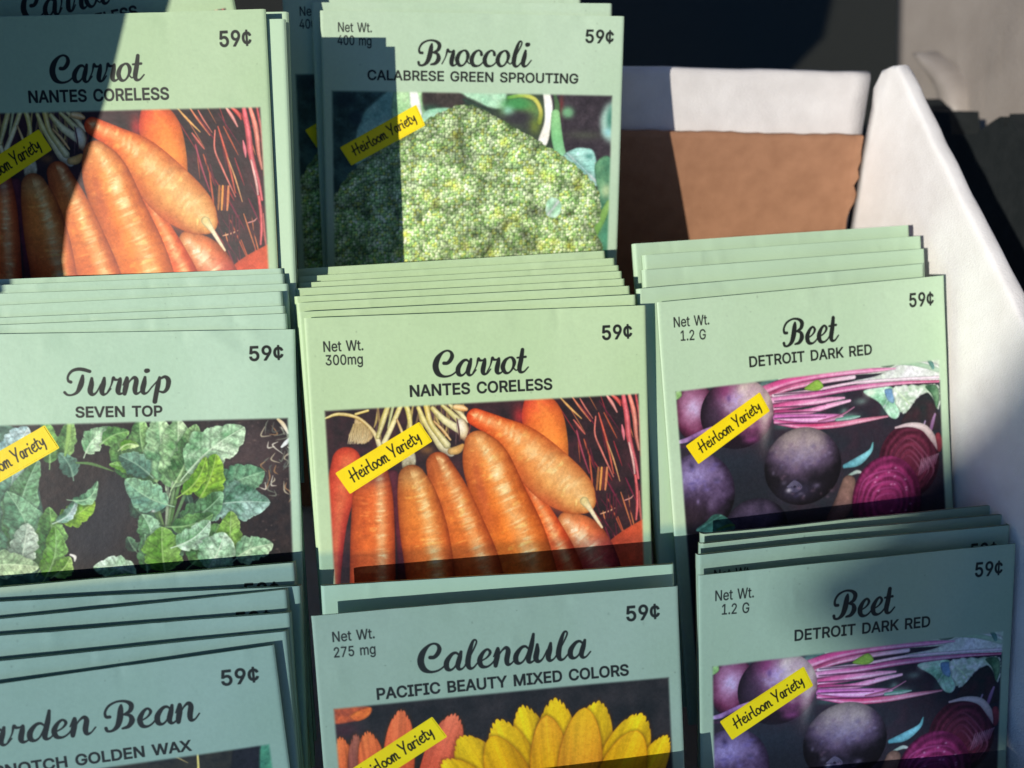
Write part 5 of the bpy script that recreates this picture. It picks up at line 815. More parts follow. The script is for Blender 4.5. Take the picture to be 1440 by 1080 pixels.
    for b, t, w, c, sd, bd in (
        ((226, 700), (160, 600), 17, (G1, G2), 80, -.1), ((228, 690), (196, 588), 20, (G1, (150, 194, 120)), 81, -.08), ((234, 690), (222, 584), 22, ((84, 132, 90), (184, 216, 164)), 82, 0),
        ((238, 700), (250, 586), 22, ((90, 140, 84), (196, 222, 176)), 83, .04), ((240, 690), (276, 596), 18, (G1, (170, 206, 140)), 84, .05),
        ((118, 644), (158, 600), 13, (W1, W2), 85, -.12), ((140, 626), (182, 606), 11, (G1, G2), 86, -.1), ((166, 634), (196, 626), 6, (L1, (190, 214, 150)), 87, -.2),
        ((192, 668), (154, 652), 6, (L1, G2), 88, .1), ((216, 672), (168, 640), 15, ((52, 90, 76), (110, 152, 128)), 89, .06),
        ((254, 676), (344, 600), 27, (W1, W2), 90, -.06), ((286, 712), (372, 662), 24, (B1, B2), 92, -.08), ((272, 716), (380, 706), 25, (B1, (156, 190, 178)), 91, -.05),
        ((276, 708), (304, 638), 19, (L1, L2), 93, .06), ((248, 700), (290, 642), 9, (L1, L2), 94, .12), ((244, 736), (314, 692), 17, (G1, B2), 95, .1),
        ((246, 712), (176, 674), 19, ((88, 134, 116), B2), 96, -.08), ((232, 740), (300, 722), 13, (G1, (120, 170, 96)), 97, .1),
        ((214, 770), (200, 722), 15, (G1, (150, 192, 156)), 98, .1), ((208, 810), (204, 750), 10, (G1, B2), 99, 0), ((262, 800), (308, 736), 21, (G1, G2), 101, .08),
        ((234, 812), (228, 740), 24, (L1, (130, 176, 88)), 100, -.03), ((240, 770), (296, 732), 15, (W1, (200, 224, 206)), 102, .1), ((322, 790), (325, 718), 15, (L1, (140, 176, 90)), 103, 0),
        ((288, 806), (316, 748), 24, ((110, 160, 120), (206, 228, 206)), 104, .05), ((326, 790), (384, 764), 17, ((98, 146, 108), (184, 212, 176)), 105, -.1),
        ((200, 812), (132, 796), 15, ((110, 156, 112), (196, 220, 204)), 106, .1), ((330, 830), (390, 800), 18, (G1, G2), 107, 0), ((240, 850), (150, 815), 22, (G1, G2), 108, 0), ((250, 850), (330, 815), 24, (G1, (140, 184, 130)), 109, 0),
    ):
        D(b, t, w * 1.16, c[0], c[1], sd, bd)
    P.blob((216, 718), 3, 2, (214, 214, 206), .8)
    P.blob((326, 806), 60, 14, (30, 40, 36), .35)
    P.finish_picture((-83, 601), (404, 588), (-60, 840), (411, 800))
    P.sans('59¢', (350.5, 507), (398, 505), 20, 1.3)
    P.sans('SEVEN TOP', (107.5, 586.3), (228, 584.6), 14.8, 1.0)
    P.script('Turnip', (90.5, 556), (241.5, 552.6), 39)
    P.banner((-61, 671), (62.6, 599.8), (-42, 700), (81.7, 628.8))
    return P


def print_broccoli():
    P = Print('B', (178, 201, 173))
    P.start_picture((44, 56, 48), (66, 74, 60), 40, 41)
    rs = random.Random(12)
    T, Lf, B = P.tube, P.leaf, P.blob
    Lf([(462, 122), (560, 122), (560, 200), (462, 300)], (70, 100, 92), (40, 60, 56), seed=1)
    Lf([(505, 170), (530, 140), (560, 124), (566, 190), (530, 215), (498, 230)], (120, 165, 150), (150, 190, 172), seed=2, soft=8)
    B((500, 165), 10, 12, (38, 56, 60), .9, 4)
    B((485, 140), 18, 12, (34, 50, 52), .9, 4)
    Lf([(556, 122), (604, 122), (600, 152), (590, 185), (556, 196)], (150, 196, 140), (186, 220, 170), seed=3, soft=6)
    T([(580, 122, 5), (584, 145, 7), (588, 165, 6), (590, 178, 3)], [(245, 245, 236), (250, 250, 246), (226, 232, 226)], .9, soft=5)
    Lf([(598, 122), (646, 124), (655, 140), (640, 152), (610, 156), (596, 152)], (52, 46, 44), (70, 62, 58), seed=4, soft=7)
    B((605, 152), 12, 5, (46, 84, 66), .8)
    Lf([(592, 166), (602, 154), (632, 152), (622, 166), (604, 180), (596, 184)], (140, 200, 160), (170, 215, 186), seed=5, soft=5)
    Lf([(648, 124), (706, 128), (712, 140), (708, 152), (690, 152), (668, 142), (652, 134)], (160, 208, 172), (186, 224, 190), seed=6, soft=6)
    T([(652, 140, 2), (670, 150, 3), (688, 158, 2)], [(44, 64, 54), (50, 70, 54)], .9, soft=5)
    B((733, 158), 30, 22, (110, 150, 80), .95, 5)
    B((726, 146), 20, 10, (64, 140, 80), .9, 4)
    T([(715, 137, 2.5), (735, 134, 3), (752, 140, 3), (760, 156, 3), (758, 172, 3.5)], [(96, 160, 70), (190, 200, 90), (210, 200, 100), (140, 160, 60)], .8, soft=4)
    B((728, 166), 26, 12, (50, 46, 54), .95, 4)
    B((742, 178), 16, 6, (52, 50, 56), .8)
    B((714, 155), 8, 6, (150, 210, 180), .85)
    B((752, 178), 8, 10, (130, 150, 50), .6)
    Lf([(776, 130), (862, 130), (858, 226), (800, 226), (790, 200), (782, 165)], (50, 44, 50), (66, 58, 64), seed=7, soft=6)
    B((822, 190), 26, 6, (80, 86, 70), .6)
    B((789, 148), 3.5, 14, (110, 50, 48), .8)
    T([(780, 134, 2), (783, 150, 4), (780, 170, 3)], [(70, 100, 66), (90, 120, 80)], .8, soft=4)
    B((798, 158), 9, 8, (120, 180, 130), .9, 3)
    T([(768, 130, 5), (771, 150, 6), (770, 172, 5), (764, 196, 7), (760, 205, 5)], [(246, 240, 230), (250, 250, 244), (240, 236, 222), (250, 244, 246)], .9, soft=4)
    T([(781, 160, 6), (782, 185, 8), (785, 205, 8), (790, 225, 8)], [(150, 205, 140), (128, 196, 132), (150, 206, 160)], .75, soft=3)
    B((861, 172), 18, 28, (176, 214, 196), .95, 6)
    B((865, 168), 13, 22, (54, 112, 96), .9, 5)
    B((855, 186), 7, 6, (150, 205, 205), .9)
    Lf([(792, 221), (807, 209), (822, 208), (835, 214), (841, 248), (838, 262), (815, 245)], (140, 192, 180), (176, 216, 205), ((800, 218), (838, 255)), seed=8, soft=3)
    B((828, 220), 7, 5, (70, 130, 120), .8)
    T([(836, 229, .8), (850, 231, 1), (862, 229, .8)], [(170, 190, 170), (150, 170, 150)], .9)
    Lf([(836, 232), (862, 230), (856, 356), (830, 356), (842, 290)], (60, 110, 84), (100, 150, 110), seed=9, soft=4)
    B((852, 268), 8, 10, (214, 224, 170), .7)
    T([(856, 285, 4), (844, 310, 6), (836, 330, 4)], [(130, 170, 90), (110, 156, 70)], .8, soft=4)
    B((850, 335), 7, 16, (80, 150, 120), .8)
    # the head: thousands of small buds
    pts = [(458, 320), (466, 286), (482, 256), (504, 232), (530, 212), (556, 198), (578, 184), (598, 170), (618, 158), (640, 149), (660, 148), (682, 156), (704, 168), (728, 181), (752, 195), (776, 210), (800, 225), (822, 243), (838, 264), (845, 288), (842, 308), (835, 322), (843, 336), (847, 352), (838, 366), (820, 420), (455, 420)]
    s = P.scale((650, 250))
    H = np.array([P.M(p) for p in pts])
    H = catmull(H, len(H) * 6, True)
    X, Y = P.XX, P.YY
    wob = (fbm(X, Y, 9, 500, 2) - .5) * 9
    sd = sdf_poly([H], X, Y) + wob
    cell = 3.7 * s
    rr = np.random.RandomState(77)
    jx, jy = rr.rand(400, 400), rr.rand(400, 400)
    gi = np.floor(X / cell).astype(int)
    gj = np.floor(Y / cell).astype(int)
    best = np.full(X.shape, 9.)
    bi = np.zeros(X.shape, int)
    bj = np.zeros(X.shape, int)
    bx = np.zeros(X.shape)
    by = np.zeros(X.shape)
    for a in (-1, 0, 1):
        for b in (-1, 0, 1):
            ii, jj = gi + a, gj + b
            cx = ii + .15 + .7 * jx[jj % 400, ii % 400]
            cy = jj + .15 + .7 * jy[jj % 400, ii % 400]
            dx, dy = X / cell - cx, Y / cell - cy
            d = np.hypot(dx, dy)
            m = d < best
            best = np.where(m, d, best)
            bi = np.where(m, ii, bi)
            bj = np.where(m, jj, bj)
            bx = np.where(m, dx, bx)
            by = np.where(m, dy, by)
    pal = np.array([rgb(c) for c in ((170, 192, 136), (132, 166, 96), (150, 178, 112), (112, 148, 82), (150, 172, 126), (184, 202, 152), (162, 176, 90), (130, 158, 108), (196, 212, 168))])
    pick = rr.randint(0, len(pal), (400, 400))
    col = pal[pick[bj % 400, bi % 400]]
    big = fbm(X, Y, 46 * s, 510, 3)
    yel = np.zeros(X.shape)
    for p in ((640, 262), (600, 275), (612, 288), (680, 236), (712, 316), (726, 308), (745, 240), (760, 345), (778, 340), (800, 345), (700, 300), (570, 330), (655, 345), (775, 250), (812, 255), (632, 258), (560, 355), (690, 355), (764, 246), (815, 262), (640, 192), (708, 200)):
        x, y = P.M(p)
        yel = np.maximum(yel, np.exp(-((X - x) ** 2 + (Y - y) ** 2) / (6.5 * s) ** 2))
    col = col * (1 - .42 * yel[..., None]) + rgb((196, 190, 60)) * .42 * yel[..., None]
    shade = np.clip(1.2 - .62 * best - .30 * (bx + by), .3, 1.25) * (.74 + .44 * big) * (.86 + .28 * fbm(X, Y, 3.2 * s, 520, 2)) * (.88 + .22 * fbm(X, Y, 13 * s, 530, 3))
    # the head is built of rounded clumps of buds
    cs_ = 33 * s
    best2 = np.full(X.shape, 9.); sec = np.full(X.shape, 9.); ux = np.zeros(X.shape); uy = np.zeros(X.shape)
    wx, wy = X + (fbm(X, Y, 16 * s, 560, 2) - .5) * 16 * s, Y + (fbm(X, Y, 16 * s, 570, 2) - .5) * 16 * s
    for a in (-1, 0, 1):
        for b in (-1, 0, 1):
            ii, jj = np.floor(wx / cs_).astype(int) + a, np.floor(wy / cs_).astype(int) + b
            dx, dy = wx / cs_ - ii - .1 - .8 * jy[jj % 400, ii % 400], wy / cs_ - jj - .1 - .8 * jx[jj % 400, ii % 400]
            d = np.hypot(dx, dy)
            sec = np.where(d < best2, best2, np.minimum(sec, d))
            m = d < best2
            best2 = np.where(m, d, best2); ux = np.where(m, dx, ux); uy = np.where(m, dy, uy)
    dome = np.clip(1.08 - .55 * best2 ** 2 - .28 * (ux + uy), .35, 1.3) * (.72 + .28 * np.clip((sec - best2) / .3, 0, 1))
    shade = shade * (.46 + .62 * dome)
    dark = np.zeros(X.shape)
    for p, a, b in (((588, 302), 7, 12), ((698, 336), 9, 9), ((737, 328), 10, 8), ((757, 300), 14, 7), ((690, 345), 8, 6), ((822, 318), 8, 10), ((560, 300), 6, 8), ((668, 330), 8, 6), ((800, 300), 6, 5), ((720, 285), 9, 4), ((520, 300), 9, 6), ((628, 212), 8, 4)):
        x, y = P.M(p)
        dark = np.maximum(dark, np.exp(-(((X - x) / (a * s)) ** 2 + ((Y - y) / (b * s)) ** 2)))
    dark = dark * (.5 + .9 * fbm(X, Y, 5 * s, 540, 3))
    shade = shade * 1.08 * (1 - .42 * np.clip(dark, 0, 1))
    col = np.clip(col * shade[..., None], 0, 1)
    col = col * np.clip(.62 + sd / (26 * s), .62, 1)[..., None] ** .5
    P.blend((slice(None), slice(None)), np.clip(.5 + sd / 1.5, 0, 1), col)
    Lf([(768, 285), (777, 277), (788, 284), (788, 298), (780, 306), (768, 302)], (150, 200, 160), (190, 224, 196), ((770, 302), (786, 282)), seed=20, rim=.3)
    P.finish_picture((467, 128), (860, 135), (461, 384), (852, 372), feather=9)
    P.sans('59¢', (822.5, 59.5), (862, 61), 17.4, 1.2)
    P.sans('Net Wt.', (475, 44.5), (523, 45.4), 12.8, .3)
    P.sans('400 mg', (474.5, 62.6), (522.5, 64), 12.8, .3)
    P.sans('CALABRESE GREEN SPROUTING', (517, 112), (812.5, 117.3), 13, .9)
    P.script('Broccoli', (587.5, 92.5), (746, 93.8), 35)
    P.banner((479.9, 207.8), (584.5, 149.7), (494.4, 230.7), (596, 175.7))
    return P


def print_calendula():
    P = Print('G', (154, 175, 151), DIM)  # front-row dimness is partly put into this darker paper colour
    P.start_picture((24, 28, 32), (40, 40, 44), 40, 51)
    T, Lf, B = P.tube, P.leaf, P.blob
    Lf([(466, 994), (500, 990), (522, 994), (518, 1006), (500, 1013), (466, 1016)], (130, 62, 46), (190, 90, 50), seed=1, soft=3)
    Lf([(492, 1006), (508, 996), (522, 994), (518, 1006), (502, 1013)], (206, 112, 50), (196, 96, 48), seed=2)
    B((485, 1026), 18, 12, (60, 34, 44), .8)
    O0, O1, O2 = (150, 58, 46), (196, 88, 50), (214, 118, 66)
    for tip, base, w, c, sd in (
        ((478, 1034), (500, 1180), 17, (O0, O1, O2), 21), ((500, 1030), (512, 1180), 15, ((90, 44, 52), (116, 64, 62), (150, 92, 76)), 22), ((516, 1026), (540, 1180), 20, (O0, O1, O2), 23),
        ((564, 996), (556, 1170), 22, (O0, (196, 92, 54), (206, 110, 70)), 24), ((640, 1002), (590, 1170), 26, (O0, (190, 84, 62), (206, 112, 84)), 25),
    ):
        P.petal(tip, base, w, c, sd)
    K0, K1, K2 = (236, 170, 16), (248, 206, 16), (250, 220, 30)
    F0, F1, F2 = (232, 160, 18), (242, 192, 20), (240, 196, 30)
    for tip, base, w, c, sd in (
        ((734, 990), (786, 1200), 23, (K0, K1, K2), 1), ((780, 980), (790, 1200), 25, (K0, K1, K2), 2), ((842, 984), (802, 1200), 26, (K0, K1, K2), 3),
        ((902, 1001), (828, 1190), 27, (K0, K1, K2), 4), ((938, 1032), (860, 1180), 17, (K0, K1, K2), 5), ((698, 1010), (774, 1200), 26, (K0, K1, K2), 6),
        ((646, 1034), (750, 1190), 27, (K0, K1, K2), 7), ((622, 1068), (735, 1180), 22, (K0, K1, K2), 12), ((690, 1034), (768, 1210), 25, (F0, (236, 180, 26), K1), 8),
        ((768, 1005), (784, 1215), 23, (F0, F1, (232, 176, 36)), 9), ((822, 994), (802, 1215), 25, (F0, (212, 150, 46), F2), 10), ((896, 1026), (830, 1200), 26, (F0, F1, F2), 11),
    ):
        P.petal(tip, base, w * 1.26, c, sd, sd < 8 or sd == 12)
    P.ball((792, 1196), 52, 46, ((70, 34, 16), (140, 70, 22), (196, 120, 40)), light=(-.2, -.3), seed=31, mott=.5)
    P.finish_picture((470, 996), (939, 952), (480, 1075), (948, 1050))
    P.sans('59¢', (880, 872.4), (926.5, 868.2), 20.5, 1.3)
    P.sans('Net Wt.', (467.5, 901.6), (527, 896.6), 14.4, .35)
    P.sans('275 mg', (469.5, 923.4), (528.5, 918.4), 14.2, .35)
    P.sans('PACIFIC BEAUTY MIXED COLORS', (530, 982.6), (883.5, 948.4), 15.6, 1.1)
    P.script('Calendula', (588, 946.5), (826, 924), 41)
    P.banner((484, 1089), (607, 1009.5), (503, 1114), (626, 1034.8))
    return P


def print_bean():
    P = Print('H', (147, 174, 154), DIM)  # paper darkened as well, carrying some of the front row's dim light
    P.start_picture((24, 30, 34), (44, 46, 42), 24, 61)
    rs = random.Random(4)
    T, Lf, B = P.tube, P.leaf, P.blob
    for i in range(40):
        x = rs.uniform(-150, 330); y = rs.uniform(1035, 1150)
        T([(x, y, .6), (x + 14, y + 6, 1.2), (x + 30, y + 14, .5)], [rs.choice([(130, 130, 90), (90, 96, 70), (150, 140, 100), (60, 80, 60)])] * 2, .7, n=8)
    Lf([(330, 1050), (368, 1048), (372, 1100), (330, 1110)], (16, 22, 30), (26, 30, 40), seed=1, soft=5)
    Lf([(366, 1046), (384, 1044), (390, 1120), (368, 1120)], (50, 110, 96), (70, 140, 116), seed=2, soft=5)
    for i in range(10):
        x = -140 + i * 46
        T([(x, 1090 + (i % 3) * 6, 6), (x + 10, 1130, 11), (x + 24, 1180, 10), (x + 32, 1230, 5)], [(206, 196, 90), (226, 206, 90), (196, 180, 80)], .5, hl=(-.2, .4, (246, 236, 160), .5))
    T([(278, 1058, 1.2), (279, 1075, 1.6), (280, 1100, 1.2)], [(226, 220, 140), (190, 190, 110)], .8)
    P.finish_picture((-137, 1121), (378, 1046), (-100, 1250), (392, 1120))
    P.sans('59¢', (311.5, 963), (364, 957.2), 21.5, 1.3)
    P.sans('TOPNOTCH GOLDEN WAX', (-42, 1096.5), (269, 1053.8), 15.8, 1.1)
    P.script('Garden', (-66, 1056), (131, 1031.5), 43)
    P.script('Bean', (148, 1029.5), (278, 1011), 43)
    return P
# ------------------------------------------------------------------ helpers for the scene
def tag(o, label=None, cat=None, group=None, kind=None):
    for k, v in (('label', label), ('category', cat), ('group', group), ('kind', kind)):
        if v:
            o[k] = v
    return o


def link(name, me, mat=None, parent=None):
    o = bpy.data.objects.new(name, me)
    COL.objects.link(o)
    if mat is not None:
        me.materials.append(mat)
    if parent is not None:
        o.parent = parent
    return o


def empty(name, M):
    o = bpy.data.objects.new(name, None)
    o.empty_display_size = .02
    COL.objects.link(o)
    o.matrix_world = M
    return o


def mesh(name, verts, faces, uvs=None, smooth=True):
    me = bpy.data.meshes.new(name)
    me.from_pydata([tuple(map(float, v)) for v in verts], [], faces)
    if smooth:
        me.polygons.foreach_set('use_smooth', [True] * len(me.polygons))
    if uvs is not None:
        l = me.uv_layers.new(name='print')
        idx = np.empty(len(me.loops), int)
        me.loops.foreach_get('vertex_index', idx)
        l.data.foreach_set('uv', np.asarray(uvs, float)[idx].ravel())
    me.update()
    return me


def nodes(mat):
    mat.use_nodes = True
    nt = mat.node_tree
    return nt, nt.nodes['Principled BSDF']


def bump(nt, bsdf, layers, coord='Object'):
    """layers = [(noise scale, strength, distance)]"""
    tc = nt.nodes.new('ShaderNodeTexCoord')
    prev = None
    for sc, st, di in layers:
        n = nt.nodes.new('ShaderNodeTexNoise')
        n.inputs['Scale'].default_value = sc
        n.inputs['Detail'].default_value = 4
        nt.links.new(tc.outputs[coord], n.inputs['Vector'])
        b = nt.nodes.new('ShaderNodeBump')
        b.inputs['Strength'].default_value = st
        b.inputs['Distance'].default_value = di
        nt.links.new(n.outputs['Fac'], b.inputs['Height'])
        if prev:
            nt.links.new(prev.outputs[0], b.inputs['Normal'])
        prev = b
    nt.links.new(prev.outputs[0], bsdf.inputs['Normal'])
    return tc


def plain(name, c1, c2, scale, rough, layers, spec=.3, detail=5):
    m = bpy.data.materials.new(name)
    nt, b = nodes(m)
    tc = bump(nt, b, layers)
    n = nt.nodes.new('ShaderNodeTexNoise')
    n.inputs['Scale'].default_value = scale
    n.inputs['Detail'].default_value = detail
    nt.links.new(tc.outputs['Object'], n.inputs['Vector'])
    r = nt.nodes.new('ShaderNodeValToRGB')
    r.color_ramp.elements[0].position = .3
    r.color_ramp.elements[1].position = .7
    r.color_ramp.elements[0].color = (*c1, 1)
    r.color_ramp.elements[1].color = (*c2, 1)
    nt.links.new(n.outputs['Fac'], r.inputs['Fac'])
    nt.links.new(r.outputs['Color'], b.inputs['Base Color'])
    b.inputs['Roughness'].default_value = rough
    b.inputs['Specular IOR Level'].default_value = spec
    return m


def paper(name, im):
    m = bpy.data.materials.new(name)
    nt, b = nodes(m)
    bump(nt, b, [(1100, .12, .0002), (260, .10, .0004), (45, .30, .0009)])
    t = nt.nodes.new('ShaderNodeTexImage')
    t.image = im
    t.extension = 'EXTEND'
    t.interpolation = 'Cubic'
    nt.links.new(t.outputs['Color'], b.inputs['Base Color'])
    b.inputs['Roughness'].default_value = .5
    b.inputs['Specular IOR Level'].default_value = .24
    return m


# ------------------------------------------------------------------ the seed packets
PR = {n: f() for n, f in (('carrot', print_carrot), ('dimmed_carrot', lambda: print_carrot((170, 195, 156))), ('beet', print_beet), ('shaded_beet', lambda: print_beet((160, 182, 155))), ('turnip', print_turnip), ('broccoli', print_broccoli), ('calendula', print_calendula), ('bean', print_bean))}  # second carrot and beet prints have weaker sunlight worked into a darker paper
class Plain:
    pass


blank = bpy.data.images.new('plain_print', 64, 64)
blank.generated_color = (.70, .805, .68, 1)
MAT = {n: paper(n + '_print_paper', p.image(n + '_print')) for n, p in PR.items()}
MAT['plain'] = paper('plain_print_paper', blank)
PR['plain'] = Plain()
GROUP = 'seed packets filed in stacks in the white box'


class Sheet:
    """the curved face of one paper packet: z over (u, v)"""

    def __init__(self, seed, amp=.00012, bulge=.0003, th=.00034, dogear=None, dents=12, full=False):
        r = random.Random(seed)
        self.th, self.bulge = th, bulge
        self.w = [(r.uniform(1.2, 4.5), r.uniform(.8, 4), r.uniform(0, 6.28), r.uniform(0, 6.28), amp * r.uniform(.3, 1)) for _ in range(4)]
        self.d = [(r.uniform(.03, .97), r.choice([0, r.uniform(0, .05), r.uniform(0, .1), r.uniform(.05, .9)]), r.uniform(.012, .035), r.uniform(.015, .06), r.uniform(-1, 1) * (.00022 if full else .00013)) for _ in range(dents)]
        self.curl = r.uniform(-.0003, .0006)
        self.dog = dogear

    def z(self, u, v):
        u = np.asarray(u, float)
        v = np.asarray(v, float)
        e = np.minimum(u, 1 - u) * W
        rf = .0009
        k = np.clip(e / rf, 0, 1)
        z = self.th * .5 * (np.sqrt(np.clip(1 - (1 - k) ** 2, 0, 1)) * 1.6 - .6)
        z = z + self.bulge * np.sin(np.pi * np.clip(u, 0, 1)) ** .8 * np.clip((v - .1) / .7, 0, 1)
        for a, b, p, q, s in self.w:
            z = z + s * np.sin(a * u * 3 + p) * np.sin(b * v * 3 + q)
        for u0, v0, su, sv, s in self.d:
            z = z + s * np.exp(-((u - u0) / su) ** 2 - ((v - v0) / sv) ** 2)
        z = z + self.curl * np.exp(-v / .08) * (u - .5) ** 2 * 4
        if self.dog:
            n = np.clip((u - self.dog[0]) * .6 - v + self.dog[1], 0, None)
            z = z - n * self.dog[2]
        return z

    def normal(self, u, v):
        h = 2e-3
        u = np.asarray(u, float)
        v = np.asarray(v, float)
        zu = (self.z(u + h, v) - self.z(u - h, v)) / (2 * h * W)
        zv = (self.z(u, v + h) - self.z(u, v - h)) / (2 * h * W)
        n = np.stack([-zu, zv, np.ones_like(zu)], -1)
        return n / np.linalg.norm(n, axis=-1, keepdims=True)


def grid_mesh(name, sh, us, vs, lift=0.0, hole=None, back=False):
    U, V = np.meshgrid(us, vs)
    nu, nv = len(us), len(vs)
    P = np.stack([(U - .5) * W, -V * W, sh.z(U, V) + lift], -1).reshape(-1, 3)
    N = sh.normal(U, V).reshape(-1, 3)
    uv = np.stack([U, 1 - V / HR], -1).reshape(-1, 2)
    F = []
    for j in range(nv - 1):
        for i in range(nu - 1):
            if hole and hole[0] - 1e-6 <= us[i] and us[i + 1] <= hole[1] + 1e-6 and hole[2] - 1e-6 <= vs[j] and vs[j + 1] <= hole[3] + 1e-6:
                continue
            a = j * nu + i
            F.append((a, a + nu, a + nu + 1, a + 1))
    if back:
        o = len(P)
        B = P.copy()
        B[:, 2] -= sh.th
        e = np.minimum(U, 1 - U).reshape(-1) * W
        P = np.vstack([P, B])
        N = np.vstack([N, N * np.array([1, 1, -1])])
        uvb = np.tile(np.array([.02, .985]), (len(B), 1))
        uv = np.vstack([uv, uvb])
        for j in range(nv - 1):
            for i in range(nu - 1):
                a = o + j * nu + i
                F.append((a, a + 1, a + nu + 1, a + nu))
        for j in range(nv - 1):
            for i, s in ((0, 1), (nu - 1, -1)):
                a = j * nu + i
                q = (a, a + o, a + o + nu, a + nu)
                F.append(q if s > 0 else q[::-1])
        for i in range(nu - 1):
            for j, s in ((0, -1), (nv - 1, 1)):
                a = j * nu + i
                q = (a, a + o, a + o + 1, a + 1)
                F.append(q if s > 0 else q[::-1])
    me = mesh(name, P, F, uv)
    me.normals_split_custom_set_from_vertices([tuple(n) for n in N])
    return me


def merged(base, extra):
    a = sorted(set([round(x, 5) for x in list(base) + list(extra)]))
    out = []
    keep = [round(x, 5) for x in extra]
    for x in a:
        if out and x - out[-1] < .004 and x not in keep and .03 < x < .97:
            continue
        out.append(x)
    return out


EDGE = [0, .002, .005, .009, .013, .02, .032]


def frame_matrix(T, M):
    # local x right, y up the packet, z towards the reader
    R = Matrix((( M[0][0], -M[0][1], -M[0][2]), (M[1][0], -M[1][1], -M[1][2]), (M[2][0], -M[2][1], -M[2][2])))
    return Matrix.Translation(Vector(T)) @ R.to_4x4()


def seed_packet(kind, T, M, label, full=False, seed=0, **kw):
    root = empty('seed_packet', frame_matrix(T, M))
    tag(root, label, 'seed packet', GROUP)
    sh = Sheet(seed, full=full, **kw)
    P = PR[kind]
    nu, nv = (52, 60) if full else (60, 22)
    us = EDGE + list(np.linspace(.05, .95, nu)) + [1 - e for e in EDGE]
    vs = list(np.linspace(0, HR, nv))
    if not full:
        vs = list(np.linspace(0, .12, 11)) + list(np.linspace(.17, HR, 14))
        link('envelope', grid_mesh('envelope', sh, merged(us, []), vs, back=True), MAT[kind], root)
        return root
    r = P.rect
    vb = HR - .04
    us = merged(us, r[:2])
    vs = merged(vs, [r[2], vb])
    ra, rb = min(us, key=lambda x: abs(x - r[0])), min(us, key=lambda x: abs(x - r[1]))
    va, vbb = min(vs, key=lambda x: abs(x - r[2])), min(vs, key=lambda x: abs(x - vb))
    hole = (ra, rb, va, vbb)
    link('envelope', grid_mesh('envelope', sh, us, vs, hole=hole, back=True), MAT[kind], root)
    pu = [x for x in us if ra - 1e-6 <= x <= rb + 1e-6]
    pv = [x for x in vs if va - 1e-6 <= x <= vbb + 1e-6]
    pic = link('picture', grid_mesh('picture', sh, pu, pv), MAT[kind], root)
    if hasattr(P, 'quad'):
        q = P.quad
        n, m = 24, 8
        A = np.linspace(0, 1, n)
        Bv = np.linspace(0, 1, m)
        pts = [(q[0] * (1 - a) + q[1] * a) * (1 - b) + (q[3] * (1 - a) + q[2] * a) * b for b in Bv for a in A]
        pts = np.array(pts)
        z = sh.z(pts[:, 0], pts[:, 1]) + .00007
        V = np.stack([(pts[:, 0] - .5) * W, -pts[:, 1] * W, z], -1)
        F = [(j * n + i, (j + 1) * n + i, (j + 1) * n + i + 1, j * n + i + 1) for j in range(m - 1) for i in range(n - 1)]
        uv = np.stack([pts[:, 0], 1 - pts[:, 1] / HR], -1)
        me = mesh('variety_banner', V, F, uv)
        me.normals_split_custom_set_from_vertices([tuple(x) for x in sh.normal(pts[:, 0], pts[:, 1])])
        link('variety_banner', me, MAT[kind], root)
    return root


def behind(k, s, tr, tl=None, edge=None):
    """pose of a packet lying s metres behind the front packet of stack k"""
    T, M = POSE[k]
    n = M[:, 2]
    c = n @ T + s
    b = on_plane(tr, n, c)
    a = on_plane(tl if tl else edge, n, c)
    r = (b - a) / np.linalg.norm(b - a)
    d = np.cross(n, r)
    return b - r * W / 2, np.stack([r, d, n], 1)


ORD = ['first', 'second', 'third', 'fourth', 'fifth', 'sixth', 'seventh']
for k, kind, label, kw in (
    ('A', 'dimmed_carrot', 'carrot seed packet half in dark shade, in the back row beside the broccoli', dict(amp=.00010)),
    ('B', 'broccoli', 'broccoli seed packet with a dark stepped shadow over its first third', dict(amp=.00012)),
    ('C', 'beet', 'beet seed packet in full sun, behind the shaded beet packet', dict(amp=.00010, dents=10)),
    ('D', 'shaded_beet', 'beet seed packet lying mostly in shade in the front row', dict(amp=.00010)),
    ('E', 'turnip', 'turnip seed packet showing leafy greens, with a bent top corner', dict(amp=.00012, dogear=(.74, .0, .0055))),
    ('F', 'carrot', 'sunlit carrot seed packet in the middle of the box showing whole carrots', dict(amp=.00009)),
    ('G', 'calendula', 'calendula seed packet with yellow flowers at the front of the middle column', dict(amp=.00012)),
    ('H', 'bean', 'garden bean seed packet in the front row beside the calendula', dict(amp=.00012)),
):
    T, M = POSE[k]
    seed_packet(kind, T, M, label, True, seed=sum(map(ord, k)), **kw)

rest = []
for i, (tr, y) in enumerate((((402.7, 441), 457), ((400, 430), 447), ((396.6, 410), 429.5), ((404.7, 399), 413), ((399, 385), 401), ((397, 377.6), 393))):
    rest.append(('turnip', 'E', .00115 * (i + 1), tr, None, (0, y), f'{ORD[i]} packet behind the front turnip packet, only its pale top edge showing'))
for i, (tr, tl) in enumerate((((893, 414.5), (419, 439)), ((885.6, 402), (419, 426)), ((878, 392), (418, 417)), ((874, 381.5), (416, 406)), ((870.6, 373), (422, 398)), ((864, 363), (424, 389)), ((851, 352.6), (440, 377)))):
    rest.append(('carrot', 'F', .0024 * (i + 1), tr, tl, None, f'{ORD[i]} packet behind the sunlit middle carrot packet, only its pale top edge showing'))
for i, (tr, tl) in enumerate((((1297, 371), (900, 406)), ((1299, 350), (903, 380)), ((1294, 332), (893, 360)), ((1277.5, 316.7), (890, 343)))):
    rest.append(('plain', 'C', .0028 * (i + 1), tr, tl, None, f'{ORD[i]} packet behind the sunlit beet packet, only its pale top edge showing'))
